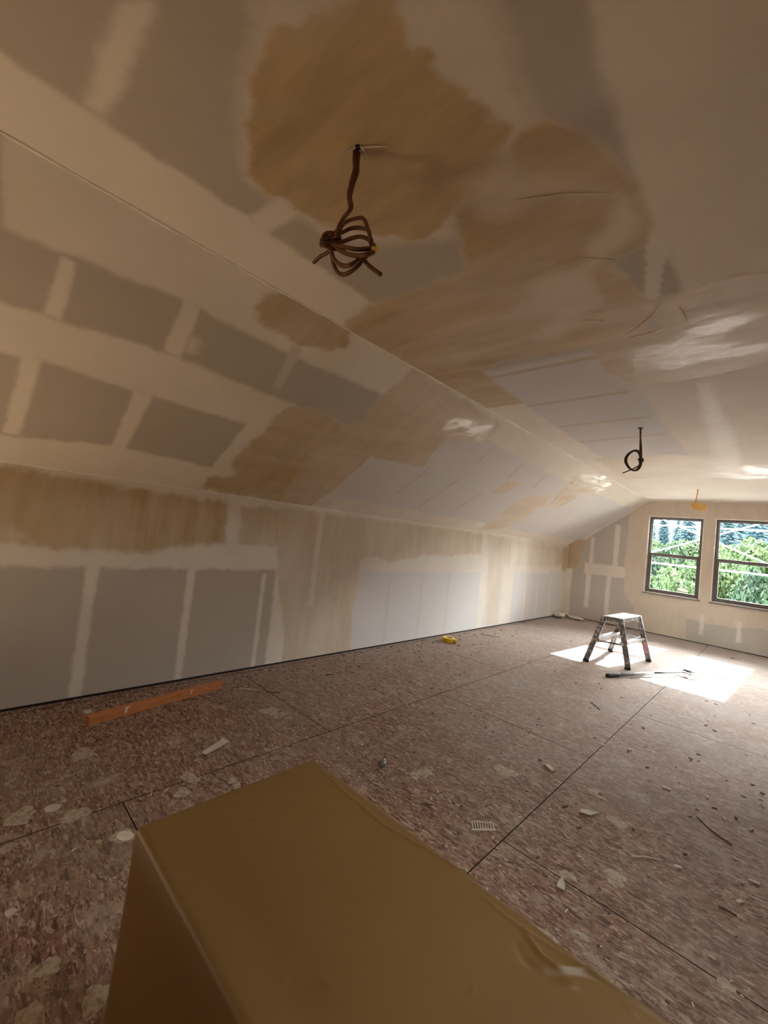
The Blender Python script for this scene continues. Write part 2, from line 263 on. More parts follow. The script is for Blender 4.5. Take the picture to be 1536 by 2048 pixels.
# compound coats traced on each board surface: [surface, (mud, wet, shine), edge softness, edge noise, streak, outline in metres]
OPS = [['C',[1,0,0],0.02,0.012,None,[[-1.95,-3],[-1.56,-3],[-1.56,9.4],[-1.95,9.4]]],['C',[1,0,0],0.02,0.01,None,[[-1.168,0.134],[-1.094,0.194],[-1.557,0.196],[-1.541,0.133]]],['C',[1,0,0],0.015,0.01,None,[[-1.279,0.701],[-1.548,0.675],[-1.604,0.768],[-1.372,0.787]]],['C',[0.75,0.08,0],0.04,0.02,None,[[-0.881,0.346],[-0.731,0.459],[-0.492,0.665],[-0.514,0.787],[-0.525,0.921],[-0.527,1.004],[-0.607,1.036],[-0.987,1.224],[-1.2,1.107],[-1.383,0.891],[-1.393,0.712],[-1.392,0.591],[-1.3,0.507],[-1.115,0.409],[-0.973,0.366]]],['C',[1,0.08,0],0.02,0.01,None,[[-0.349,0.782],[-0.363,0.947],[-0.364,1.097],[-0.371,1.267],[-0.379,1.482],[-0.361,1.8],[-0.357,2.125],[0.009,2.456],[-0.023,1.049]]],['C',[0.8,0.0,0],0.06,0.02,None,[[-0.14,0.954],[-0.023,1.049],[-0.002,1.983],[-0.199,1.845],[-0.206,1.253]]],['C',[0.4,0.05,0],0.03,0.01,None,[[-0.512,0.649],[-0.492,0.665],[-0.529,0.993],[-0.548,0.979]]],['C',[1,0,0],0.01,0.005,None,[[-0.386,1.531],[-0.344,1.744],[-0.441,2.07],[-0.499,2.032]]],['C',[1,0,0],0.02,0.015,None,[[-0.76,2.3],[0.1,2.3],[0.1,9.4],[-0.76,9.4]]],['C',[1,0,0],0.04,0.03,None,[[-2,5.35],[0.1,5.35],[0.1,9.4],[-2,9.4]]],['C',[1,0.95,0.1],0.012,0.02,[0.3,0.12],[[-0.915,0.412],[-0.857,0.429],[-0.757,0.481],[-0.689,0.493],[-0.639,0.534],[-0.675,0.559],[-0.687,0.597],[-0.686,0.642],[-0.652,0.661],[-0.657,0.688],[-0.685,0.705],[-0.678,0.732],[-0.651,0.807],[-0.617,0.891],[-0.593,0.974],[-0.64,1.011],[-0.695,1.032],[-0.8,1.07],[-0.894,1.106],[-0.935,1.134],[-0.995,1.137],[-1.058,1.156],[-1.124,1.143],[-1.165,1.07],[-1.223,1.015],[-1.295,0.921],[-1.34,0.857],[-1.351,0.772],[-1.362,0.693],[-1.387,0.647],[-1.356,0.58],[-1.28,0.522],[-1.194,0.468],[-1.102,0.435],[-1.032,0.414],[-0.963,0.407]]],['C',[1,0.78,0.3],0.03,0.02,[0.1,0.35],[[-1.844,1.422],[-1.597,1.381],[-1.399,1.393],[-1.037,1.41],[-0.857,1.383],[-0.672,1.514],[-0.559,1.718],[-0.513,1.788],[-0.509,1.935],[-0.479,2.069],[-0.33,2.054],[-0.23,2.039],[-0.054,2.083],[-0.055,3.019],[-0.292,3.069],[-0.517,3.1],[-0.79,3.037],[-0.848,2.768],[-0.846,2.517],[-0.826,2.379],[-1.113,2.364],[-1.316,2.308],[-1.521,2.336],[-1.545,2.672],[-1.545,3.088],[-1.871,3.064],[-1.91,2.244],[-1.912,1.48]]],['C',[1,0.88,0.2],0.02,0.015,[0.2,0.2],[[-0.591,0.987],[-0.509,1.011],[-0.459,1.06],[-0.422,1.149],[-0.39,1.252],[-0.372,1.33],[-0.37,1.437],[-0.373,1.54],[-0.406,1.651],[-0.45,1.669],[-0.516,1.693],[-0.559,1.718],[-0.509,1.851],[-0.501,2.031],[-0.619,2.053],[-0.639,1.763],[-0.724,1.548],[-0.908,1.479],[-1.037,1.41],[-0.955,1.246],[-0.903,1.128],[-0.8,1.07],[-0.669,1.03]]],['C',[1,0.5,0.2],0.05,0.03,[0.2,0.3],[[-0.859,1.132],[-0.701,1.027],[-0.63,1.018],[-0.596,1.151],[-0.448,1.343],[-0.395,1.419],[-0.439,1.55],[-0.501,1.6],[-0.595,1.62],[-0.429,1.382],[-0.609,1.261],[-0.783,1.244]]],['C',[1,0.42,0.25],0.05,0.02,None,[[-0.413,1.406],[-0.408,1.515],[-0.459,1.598],[-0.546,1.672],[-0.651,1.674],[-0.55,1.533],[-0.474,1.496],[-0.443,1.409]]],['C',[1,0.38,0.3],0.06,0.03,[0.2,0.3],[[-0.874,1.693],[-0.569,1.656],[-0.667,1.786],[-0.659,1.928],[-0.815,2.094],[-1.025,2.157],[-0.881,1.939],[-1.108,1.853]]],['C',[1,0.45,1],0.035,0.03,[0.05,0.3],[[-0.669,2.565],[-0.584,2.487],[-0.481,2.549],[-0.402,2.481],[-0.356,2.325],[-0.255,2.347],[-0.128,2.427],[-0.156,2.477],[-0.211,2.498],[-0.274,2.576],[-0.355,2.571],[-0.205,2.712],[-0.082,2.753],[-0.112,2.866],[-0.342,2.857],[-0.534,2.878],[-0.693,2.825]]],['C',[0,0,0],0.006,0.003,None,[[-0.495,1.679],[-0.414,1.668],[-0.489,2.002],[-0.501,1.898],[-0.492,1.764]]],['C',[0,0,0],0.006,0.003,None,[[-0.37,1.776],[-0.358,2.027],[-0.441,2.047]]],['C',[0.2,0,0],0.006,0.003,None,[[-0.501,2.18],[-0.486,2.299],[-0.565,2.338]]],['C',[0,0,0],0.012,0.01,None,[[-1.515,2.34],[-0.826,2.372],[-0.848,2.54],[-0.848,2.768],[-0.803,2.931],[-0.836,3.842],[-0.874,5.13],[-1.579,5.133],[-1.577,3.683],[-1.542,3.089]]],['C',[0,0.6,0.0],0.02,0.004,None,[[-1.553,2.4859999999999998],[-0.844,2.4899999999999998],[-0.844,2.53],[-1.553,2.526]]],['C',[0,0.6,0.0],0.02,0.004,None,[[-1.548,3.148],[-0.824,3.137],[-0.824,3.177],[-1.548,3.188]]],['C',[0,0.6,0.0],0.02,0.004,None,[[-1.543,3.8],[-0.818,3.785],[-0.818,3.825],[-1.543,3.84]]],['C',[0,0.6,0.0],0.02,0.004,None,[[-1.569,4.414000000000001],[-0.811,4.346],[-0.811,4.385999999999999],[-1.569,4.454]]],['C',[1,0.28,0.3],0.04,0.03,[0.0,0.4],[[-1.678,5.283],[-0.886,5.202],[-0.595,5.451],[-0.6,6.505],[-1.701,6.716]]],['C',[1,0.25,1],0.06,0.05,[0.0,0.4],[[-0.612,5.859],[-0.06,5.963],[-0.062,6.986],[-0.689,6.678]]],['C',[1,0.2,0.45],0.03,0.03,[1.57,0.5],[[-0.459,3.159],[-0.375,3.202],[-0.328,4.403],[-0.366,6.531],[-0.59,5.863],[-0.503,4.176]]],['S',[1,0,0],0.02,0.01,None,[[1.815,-0.034],[1.429,0.008],[1.444,0.235],[1.472,0.664],[1.444,1.21],[1.459,2.194],[1.484,2.806],[1.478,3.556],[1.421,5.13],[1.436,7.158],[1.391,11.051],[2.089,7.922],[1.906,1.377]]],['S',[1,0,0],0.02,0.012,None,[[1.098,0.014],[1.108,0.229],[1.147,0.685],[1.135,0.961],[1.103,1.413],[1.096,1.75],[1.054,2.073],[0.764,1.987],[0.814,1.275],[0.825,0.663],[0.843,0.218],[0.822,0.042]]],['S',[1,0,0],0.02,0.012,None,[[0.227,0.101],[0.334,0.696],[0.297,1.293],[0.189,2.17],[0.227,3.345],[0.239,5.002],[0.189,9.048],[-0.169,9.943],[-0.16,2.398],[-0.055,0.129]]],['S',[1,0,0],0.012,0.006,None,[[1.426,0.189],[1.427,0.247],[1.119,0.249],[1.119,0.188]]],['S',[1,0,0],0.012,0.006,None,[[1.477,0.658],[1.479,0.738],[1.15,0.761],[1.158,0.672]]],['S',[1,0,0],0.012,0.006,None,[[0.843,0.153],[0.845,0.221],[0.255,0.218],[0.259,0.148]]],['S',[1,0,0],0.012,0.006,None,[[0.833,0.635],[0.837,0.733],[0.31,0.731],[0.322,0.649]]],['S',[1,0,0],0.012,0.006,None,[[0.861,1.324],[0.895,1.537],[0.108,1.582],[0.2,1.296]]],['S',[0.5,0,0],0.012,0.006,None,[[1.508,1.255],[1.508,1.329],[1.179,1.368],[1.177,1.315]]],['S',[1,0,0],0.05,0.03,None,[[1.266,0.743],[1.281,0.801],[1.23,0.809],[1.177,0.777]]],['S',[1,0.8,0.1],0.02,0.02,[0.4,0.15],[[1.605,0.97],[1.727,0.997],[1.788,1.124],[1.814,1.53],[1.717,1.531],[1.637,1.556],[1.577,1.482],[1.534,1.29],[1.538,1.106],[1.557,1.014]]],['S',[1,0.85,0.1],0.03,0.03,[1.57,0.3],[[0.042,1.343],[0.173,1.315],[0.247,1.493],[0.442,1.404],[0.591,1.425],[0.869,1.472],[1.084,1.503],[1.129,1.726],[1.084,1.997],[1.152,2.102],[0.958,2.152],[0.552,2.193],[0.014,2.419],[0.015,1.374]]],['S',[1,0.62,0.3],0.02,0.02,[1.4,0.3],[[1.152,2.102],[1.426,2.074],[1.755,2.105],[1.738,2.552],[1.69,3.436],[1.562,3.51],[1.431,3.494],[1.32,3.061],[1.116,3.068],[0.891,3.179],[0.843,2.488],[0.334,2.49],[0.03,2.408],[-0.004,2.075],[0.736,1.908],[1.084,1.997]]],['S',[1,0.5,1],0.03,0.03,[1.2,0.4],[[1.397,2.841],[1.535,2.851],[1.656,3.388],[1.562,3.49],[1.447,3.433],[1.38,3.218],[1.347,3.018]]],['S',[0.9,0.1,0],0.02,0.01,None,[[0.03,2.408],[0.334,2.49],[0.843,2.488],[0.733,2.517],[0.308,2.618],[0.023,2.58]]],['S',[0,0,0],0.012,0.008,None,[[0.843,2.488],[0.894,3.136],[0.841,4.342],[0.799,4.973],[0.239,5.002],[0.207,4.309],[0.247,3.342],[0.257,2.493]]],['S',[0,0,0],0.012,0.008,None,[[1.3,3.086],[1.453,3.595],[1.421,5.13],[1.416,5.848],[1.138,5.657],[1.179,4.992],[1.092,4.543],[1.172,3.794],[1.156,3.179]]],['S',[0,0.55,0],0.024,0.004,None,[[0.422,3.2190000000000003],[0.931,3.233],[0.931,3.2609999999999997],[0.422,3.247]]],['S',[0,0.55,0],0.024,0.004,None,[[0.324,3.754],[0.876,3.798],[0.876,3.8259999999999996],[0.324,3.7819999999999996]]],['S',[0,0.55,0],0.024,0.004,None,[[0.312,4.383],[0.797,4.452],[0.797,4.48],[0.312,4.4110000000000005]]],['S',[0,0.55,0],0.024,0.004,None,[[1.19,3.754],[1.428,3.6910000000000003],[1.428,3.719],[1.19,3.7819999999999996]]],['S',[0,0.55,0],0.024,0.004,None,[[1.139,4.511],[1.379,4.463],[1.379,4.4910000000000005],[1.139,4.539000000000001]]],['S',[0,0.55,0],0.024,0.004,None,[[1.124,5.234],[1.389,5.154],[1.389,5.182],[1.124,5.2620000000000005]]],['S',[1,0.4,0.2],0.02,0.01,None,[[0.807,4.634],[1.078,4.605],[1.156,4.95],[0.837,4.841]]],['S',[1,0.4,0.3],0.03,0.03,[1.5,0.4],[[0.069,5.498],[0.851,5.386],[0.99,5.433],[1.087,5.908],[0.896,6.136],[0.533,6.145],[0.124,6.025]]],['S',[1,0.4,0.6],0.03,0.03,[1.5,0.5],[[0.853,6.263],[1.19,5.951],[1.558,5.719],[1.798,6.299],[1.764,6.958],[1.477,7.035],[1.293,6.606],[0.997,6.699]]],['S',[0,0,0],0.02,0.01,None,[[0.163,6.472],[0.798,6.343],[0.909,7.615],[1.013,9.062],[0.609,9.3],[0.272,8.428]]],['S',[0.9,0.0,0],0.02,0.004,None,[[0.256,7.0440000000000005],[0.751,6.8260000000000005],[0.751,6.866],[0.256,7.084]]],['S',[0.9,0.0,0],0.02,0.004,None,[[0.249,7.715000000000001],[0.803,7.493],[0.803,7.5329999999999995],[0.249,7.755]]],['S',[0.9,0.0,0],0.02,0.004,None,[[0.316,8.435],[0.863,8.255],[0.863,8.295],[0.316,8.475]]],['W',[1,0,0],0.02,0.012,None,[[-3,0.88],[9.4,0.88],[9.4,1.6],[-3,1.6]]],['W',[1,0,0],0.015,0.01,None,[[0.67,-0.1],[0.735,-0.1],[0.735,0.9],[0.67,0.9]]],['W',[1,0,0],0.015,0.01,None,[[1.33,-0.1],[1.385,-0.1],[1.385,0.9],[1.33,0.9]]],['W',[1,0,0],0.015,0.01,None,[[1.98,-0.1],[2.02,-0.1],[2.02,0.84],[1.98,0.84]]],['W',[1,0,0],0.015,0.01,None,[[2.12,-0.1],[2.3,-0.1],[2.3,0.9],[2.12,0.9]]],['W',[1,0.85,0.1],0.03,0.02,[1.57,0.3],[[0.085,1.476],[0.404,1.467],[0.985,1.445],[1.577,1.437],[1.611,1.083],[1.397,1.064],[1.139,1.039],[1.042,0.986],[0.942,0.996],[0.486,0.99],[0.358,1.03],[0.137,1.017]]],['W',[1,0.55,0.1],0.03,0.02,None,[[0.124,1.133],[0.276,1.132],[0.356,1.046],[0.137,1.017]]],['W',[1,0.55,0.1],0.02,0.02,[1.57,0.5],[[1.699,1.422],[1.878,1.435],[2.083,1.423],[2.128,1.102],[1.827,1.095],[1.723,1.111]]],['W',[1,0.45,0.1],0.02,0.02,[1.57,0.35],[[2.079,1.455],[3.403,1.469],[5.681,1.475],[5.723,1.168],[4.87,1.106],[4.303,1.099],[3.649,0.986],[3.426,1.055],[3.172,1.013],[3.168,0.837],[3.204,0.699],[3.129,0.455],[3.163,-0.013],[2.752,-0.004],[2.45,-0.01],[2.335,0.007],[2.208,0.601],[2.123,0.834],[2.112,1.064]]],['W',[1,0.1,0],0.02,0.01,None,[[2.54,1.46],[2.603,1.462],[2.592,1.187],[2.586,0.536],[2.525,0.539],[2.53,1.183]]],['W',[0,0.22,0],0.03,0.01,None,[[3.66,0.02],[3.7,0.02],[3.7,0.88],[3.66,0.88]]],['W',[0,0.22,0],0.03,0.01,None,[[4.28,0.02],[4.319999999999999,0.02],[4.319999999999999,0.88],[4.28,0.88]]],['W',[0,0.22,0],0.03,0.01,None,[[4.880000000000001,0.02],[4.92,0.02],[4.92,0.88],[4.880000000000001,0.88]]],['W',[1,0.3,0.1],0.03,0.02,[1.57,0.4],[[5.834,1.471],[6.625,1.459],[6.679,1.188],[6.665,0.888],[6.437,0.429],[6.424,0.059],[6.101,0.045],[5.978,0.448],[5.936,0.922]]],['W',[1,0,0],0.02,0.02,None,[[5.75,-0.1],[5.95,-0.1],[5.95,1.0],[5.75,1.0]]],['W',[1,0,0],0.03,0.03,None,[[6.45,-0.1],[6.85,-0.1],[6.85,1.0],[6.45,1.0]]],['W',[1,0.35,0.1],0.04,0.03,[1.57,0.4],[[6.9,1.02],[9.3,1.02],[9.3,1.42],[6.9,1.42]]],['W',[1,0,0],0.015,0.01,None,[[7.3,0],[7.37,0],[7.37,0.9],[7.3,0.9]]],['W',[1,0,0],0.015,0.01,None,[[7.85,0],[7.92,0],[7.92,0.9],[7.85,0.9]]],['W',[1,0,0],0.015,0.01,None,[[8.45,0],[8.52,0],[8.52,0.9],[8.45,0.9]]],['W',[1,0.2,0],0.03,0.02,None,[[9.02,-0.1],[9.4,-0.1],[9.4,1.0],[9.02,1.0]]],['W',[1,0.75,0.1],0.03,0.02,None,[[9.0,0.95],[9.4,0.95],[9.4,1.45],[9.0,1.45]]],['F',[1,0,0],0.015,0.01,None,[[-3.4,0],[-3.22,0],[-3.22,1.6],[-3.4,1.6]]],['F',[1,0,0],0.015,0.01,None,[[-2.93,0.25],[-2.84,0.25],[-2.84,1.0],[-2.93,1.0]]],['F',[1,0,0],0.015,0.01,None,[[-2.54,0.1],[-2.46,0.1],[-2.46,1.0],[-2.54,1.0]]],['F',[1,0,0],0.015,0.01,None,[[-2.45,1.05],[-2.36,1.05],[-2.36,2.0],[-2.45,2.0]]],['F',[1,0,0],0.015,0.01,None,[[-2.9,1.05],[-2.82,1.05],[-2.82,1.7],[-2.9,1.7]]],['F',[1,0,0],0.02,0.01,None,[[-2.98,0.95],[-2.2,0.95],[-2.2,1.17],[-2.98,1.17]]],['F',[1,0,0],0.02,0.01,None,[[-3.477,1.598],[-1.871,2.615],[-1.862,2.489],[-2.196,2.25],[-2.513,2.031],[-2.828,1.802],[-3.011,1.618],[-3.105,1.524]]],['F',[1,0.35,0.1],0.012,0.015,[1.57,0.12],[[-1.854,2.616],[-0.072,2.641],[0.022,0.458],[-0.587,0.379],[-0.924,0.37],[-1.197,0.398],[-1.183,0.027],[-1.89,-0.0],[-2.003,0.183],[-2.021,0.448],[-2.14,0.56],[-2.213,0.723],[-2.236,1.312],[-2.208,1.911],[-2.235,2.058],[-2.195,2.24]]],['F',[1,0.75,0.1],0.02,0.02,None,[[-3.419,1.548],[-3.215,1.621],[-2.954,1.645],[-2.998,1.45],[-3.09,1.334],[-3.053,1.127],[-3.185,1.003],[-3.375,1.02]]],['F',[1,0,0],0.015,0.01,None,[[-1.0,0.15],[-0.94,0.15],[-0.94,0.5],[-1.0,0.5]]],['F',[1,0,0],0.015,0.01,None,[[-0.5,0.15],[-0.44,0.15],[-0.44,0.5],[-0.5,0.5]]]]
rs = np.random.RandomState(4)
LAT = rs.rand(256,256)
def vnoise(x, y):
    xi = np.floor(x).astype(int); yi = np.floor(y).astype(int); fx = x-xi; fy = y-yi
    fx = fx*fx*(3-2*fx); fy = fy*fy*(3-2*fy)
    g = lambda i, j: LAT[(xi+i)&255, (yi+j)&255]
    return (g(0,0)*(1-fx)+g(1,0)*fx)*(1-fy) + (g(0,1)*(1-fx)+g(1,1)*fx)*fy - .5
def fbm(x, y): return vnoise(x,y) + .5*vnoise(x*2.1+7,y*2.1+3) + .25*vnoise(x*4.3+1,y*4.3+9)
def sdf(px, py, poly):
    P = np.array(poly, float); n = len(P); d = np.full(px.shape, 1e9); ins = np.zeros(px.shape, bool)
    for i in range(n):
        a, b = P[i], P[(i+1)%n]; e = b-a; wx, wy = px-a[0], py-a[1]
        t = np.clip((wx*e[0]+wy*e[1])/(e@e+1e-12), 0, 1)
        d = np.minimum(d, np.hypot(wx-e[0]*t, wy-e[1]*t))
        c = ((a[1] > py) != (b[1] > py))
        with np.errstate(divide='ignore', invalid='ignore'):
            xin = (b[0]-a[0])*(py-a[1])/(b[1]-a[1]+1e-15)+a[0]
        ins ^= c & (px < xin)
    return np.where(ins, -d, d)
def coats(surf, u, v):
    out = np.zeros((len(u),4))
    # paler face paper past the butt joint, part of the paling is painted light
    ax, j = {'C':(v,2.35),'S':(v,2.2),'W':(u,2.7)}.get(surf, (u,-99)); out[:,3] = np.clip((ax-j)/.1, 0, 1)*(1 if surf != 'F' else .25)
    for k, (s, val, soft, amp, st, poly) in enumerate(OPS):
        if s != surf: continue
        P = np.array(poly); m = .15
        sel = (u > P[:,0].min()-m) & (u < P[:,0].max()+m) & (v > P[:,1].min()-m) & (v < P[:,1].max()+m)
        if not sel.any(): continue
        x, y = u[sel], v[sel]
        d = sdf(x, y, poly) + amp*1.6*fbm(x*14+k*3.7, y*14+k*1.3) + amp*.7*fbm(x*50, y*50+k)
        a = np.clip(.5 - d/(2*soft), 0, 1); a = a*a*(3-2*a)
        tgt = np.array(val)[None,:]*np.ones((len(x),1))
        if st:
            ca, sa = math.cos(st[0]), math.sin(st[0]); p = x*ca+y*sa; q = -x*sa+y*ca
            s_ = .6*fbm(p*2.0+k, q*13) + .7*fbm(p*1.6+k, q*4)
            tgt[:,1] = np.clip(tgt[:,1]*(1+st[1]*1.6*s_), 0, 1)
            if val[2] > .5: tgt[:,2] = np.clip(val[2]*(1.05+st[1]*5*fbm(p*5+k+3, q*22)), 0, 1)
        # a drier paler rim shows where a coat feathers out
        out[sel,:3] = out[sel,:3]*(1-a[:,None]) + tgt*a[:,None]
    return out
def board(name, surf, us, vs, fn, mat, keep=None):
    U, V = np.meshgrid(us, vs, indexing='ij'); nu, nv = U.shape
    pts = fn(U.ravel(), V.ravel()); idx = np.arange(nu*nv).reshape(nu, nv)
    q = np.stack([idx[:-1,:-1], idx[1:,:-1], idx[1:,1:], idx[:-1,1:]], -1).reshape(-1,4)
    if keep is not None:
        cu = (U[:-1,:-1]+U[1:,1:])/2; cv = (V[:-1,:-1]+V[1:,1:])/2
        q = q[keep(cu, cv).ravel()]
    me = bpy.data.meshes.new(name); me.vertices.add(len(pts)); me.vertices.foreach_set('co', pts.astype(np.float32).ravel())
    me.loops.add(q.size); me.loops.foreach_set('vertex_index', q.ravel().astype(np.int32))
    me.polygons.add(len(q)); me.polygons.foreach_set('loop_start', np.arange(0,q.size,4,dtype=np.int32)); me.polygons.foreach_set('loop_total', np.full(len(q),4,dtype=np.int32))
    me.update(calc_edges=True); me.validate()
    at = me.attributes.new('coat', 'FLOAT_COLOR', 'POINT')
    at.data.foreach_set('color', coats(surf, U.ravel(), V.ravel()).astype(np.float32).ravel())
    me.materials.append(mat); o = bpy.data.objects.new(name, me); C.objects.link(o)
    return structure(o)
ST = .014
yfine = np.concatenate([np.arange(YB, -.35, .15), np.arange(-.35, 3.4, ST*.85), np.arange(3.4, YF, ST*1.6), [YF]])
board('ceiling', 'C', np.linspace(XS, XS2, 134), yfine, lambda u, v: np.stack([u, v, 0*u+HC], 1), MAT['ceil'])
def slopefn(u, v):
    t = u/SLEN; return np.stack([XL+(XS-XL)*t, v, HK+(HC-HK)*t], 1)
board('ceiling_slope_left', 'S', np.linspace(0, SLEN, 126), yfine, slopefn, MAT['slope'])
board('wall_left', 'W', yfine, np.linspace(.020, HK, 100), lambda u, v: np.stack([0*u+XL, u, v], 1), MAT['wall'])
def slopefn2(u, v):
    t = u/SLEN; return np.stack([XR+(XS2-XR)*t, v, HK+(HC-HK)*t], 1)
coarse = np.linspace(YB, YF, 160)
FILL_SKYL = [(.9,1.35,.9,1.26),(.9,1.35,4.9,5.5),(.9,1.35,7.2,7.9)]   # unseen roof windows added to brighten the room: (s0, s1, y0, y1) on the right slope
def snap(g, vals):
    g = list(g)
    for v in vals: g[int(np.argmin([abs(q-v) for q in g]))] = v
    return np.array(sorted(g))
def keepsky(u, v):
    k = np.ones(u.shape, bool)
    for a, b, c, d in FILL_SKYL: k &= ~((u > a) & (u < b) & (v > c) & (v < d))
    return k
coarse = snap(coarse, [y for q in FILL_SKYL for y in q[2:]])
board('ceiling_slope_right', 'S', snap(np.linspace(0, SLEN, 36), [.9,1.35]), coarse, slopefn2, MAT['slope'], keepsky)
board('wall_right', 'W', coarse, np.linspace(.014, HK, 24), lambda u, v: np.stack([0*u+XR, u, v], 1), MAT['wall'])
# far wall with the two window openings
WIN = [(-1.886,-1.031,.745,2.212), (-.872,-.017,.745,2.212)]
def grid_with(vals, lo, hi, n):
    g = list(np.linspace(lo, hi, n)); 
    for v in vals: g[int(np.argmin([abs(q-v) for q in g]))] = v
    return np.array(sorted(g))
def keepfar(u, v):
    k = np.ones(u.shape, bool)
    for a, b, c, d in WIN: k &= ~((u > a) & (u < b) & (v > c) & (v < d))
    k &= v < HK + (np.minimum(u-XL, XR-u))*(HC-HK)/(XS-XL) + .0
    k &= v < HC
    return k
gu = grid_with([w_[i] for w_ in WIN for i in (0,1)], XL, XR, 340); gv = grid_with([.745,2.212], .014, HC, 180)
def keepstair(u, v):
    k = np.ones(u.shape, bool)
    for a, b, c, d in WIN: k &= ~((u > a) & (u < b) & (v > c) & (v < d))
    lim = HK + (np.minimum(u-XL, XR-u))*(HC-HK)/(XS-XL)
    return k & (v < lim + .02)
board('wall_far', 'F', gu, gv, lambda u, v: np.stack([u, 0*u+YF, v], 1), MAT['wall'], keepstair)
board('wall_back', 'B', np.linspace(XL,XR,30), np.linspace(0,HC,20), lambda u, v: np.stack([u, 0*u+YB, v], 1), MAT['wall'])
# outer skin of the building: thickness behind the boards, keeps daylight out of the joints
m = MB()
m.box(XL-.25,YB-.2,-.3, XL-.03,YF+.17,HK+.1); m.box(XR+.03,YB-.2,-.3, XR+.25,YF+.17,HK+.1)
m.box(XS-.2,YB-.2,HC+.03, XS2+.2,YF+.17,HC+.2); m.box(XL,YB-.2,-.3, XR,YB-.03,HC+.1)
for s in (-1,):
    x0 = XM+s*(XM-XL); x1 = XM+s*(XM-XS); e = .03
    m.add([(x0+s*.25,YB-.2,HK-.1),(x1,YB-.2,HC+.03),(x1,YB-.2,HC+.2),(x0+s*.25,YB-.2,HK+.25),(x0+s*.25,YF+.17,HK-.1),(x1,YF+.17,HC+.03),(x1,YF+.17,HC+.2),(x0+s*.25,YF+.17,HK+.25)],
        [(0,1,2,3),(4,5,6,7),(0,1,5,4),(1,2,6,5),(2,3,7,6),(3,0,4,7)])
def slab(m, s0, s1, ya, yb, o0, o1):
    # slab parallel to the right slope, offsets o0..o1 outward
    dx, dz = (XS2-XR)/SLEN, (HC-HK)/SLEN; nx_, nz_ = dz, -dx
    vs = []
    for y in (ya, yb):
        for s, o in ((s0,o0),(s1,o0),(s1,o1),(s0,o1)): vs.append((XR+dx*s+nx_*o, y, HK+dz*s+nz_*o))
    return m.add(vs, [(0,1,2,3),(4,5,6,7),(0,1,5,4),(1,2,6,5),(2,3,7,6),(3,0,4,7)])
ye = [YB-.2] + [y for q in FILL_SKYL for y in q[2:]] + [YF+.17]
for i in range(len(ye)-1):
    if i % 2 == 0: slab(m, -.25, SLEN+.25, ye[i], ye[i+1], .012, .2)
    else: slab(m, -.25, .9, ye[i], ye[i+1], .012, .2); slab(m, 1.35, SLEN+.25, ye[i], ye[i+1], .012, .2)
y0, y1 = YF+.012, YF+.165
wx = [XL-.05] + [w_[i] for w_ in WIN for i in (0,1)] + [XR+.05]
for a, b in ((wx[0],wx[1]),(wx[2],wx[3]),(wx[4],wx[5])): m.box(a, y0, -.3, b, y1, HC+.15)
for a, b, c, d in WIN: m.box(a, y0, -.3, b, y1, c-.0); m.box(a, y0, d, b, y1, HC+.15)
structure(m.build('trim_1', MAT['dark']))
# drywall returns in the openings
m = MB()
for a, b, c, d in WIN:
    t = .012
    m.box(a,YF-.001,c,a+t,YF+.08,d); m.box(b-t,YF-.001,c,b,YF+.08,d); m.box(a,YF-.001,d-t,b,YF+.08,d); m.box(a,YF-.001,c,b,YF+.08,c+t)
structure(m.build('trim_2', MAT['bead']))
# corner beads and taped creases
def bead(name, a, b, r, n=140, wob=.0015):
    random.seed(name); pts = []
    for i in range(n+1):
        t = i/n; p = Vector(a).lerp(Vector(b), t) + Vector((random.uniform(-wob,wob),0,random.uniform(-wob,wob))); pts.append(p)
    rr = [r*random.uniform(.35,1.15) for _ in pts]
    return structure(MB().tube(pts, rr, 6).build(name, MAT['bead'], smooth=True))
bead('trim_3', (XS,-.4,HC-.001), (XS,YF-.02,HC-.001), .0075)
bead('trim_4', (XL+.001,-.4,HK), (XL+.001,YF-.02,HK), .0065)
bead('trim_5', (XL+.002,YF-.002,.02), (XL+.002,YF-.002,HK), .006, 20)
# bottom plates behind the gap under the boards
m = MB(); m.box(XL-.035,YB,0,XL-.012,YF,.05); m.box(XR+.012,YB,0,XR+.035,YF,.05); m.box(XL,YF+.012,0,XR,YF+.03,.05)
structure(m.build('trim_6', MAT['dark']))

# ------------------------------------------------------------------ floor of tongue and groove sheets
m = MB(); g = .0025
xs_ = [-2.076+1.2193*k for k in range(-2,5)]
for i in range(len(xs_)-1):
    a, b = max(xs_[i],XL-.04), min(xs_[i+1],XR+.04)
    off = 3.077 if (i % 2) == 1 - 0 else 1.883
    off = {0:1.85, 1:1.86, 2:3.077-2.403, 3:1.883}.get(i, .66)
    ys = [off+2.403*k for k in range(-3,6)]; ys = [y for y in ys if YB < y < YF]; ys = [YB]+ys+[YF+.04]
    if a >= b: continue
    for c, d in zip(ys[:-1], ys[1:]): m.box(a+g, c+g, -.02, b-g, d-g, 0)
fl = structure(m.build('floor', MAT['osb']))
fl.data.materials.append(MAT['dark'])       # sheet edges coloured dark to put shade in the seams
for p in fl.data.polygons:
    if abs(p.normal.z) < .5: p.material_index = 1
structure(MB().box(XL-.3,YB-.2,-.3,XR+.3,YF+.17,-.02).build('trim_7', MAT['dark']))
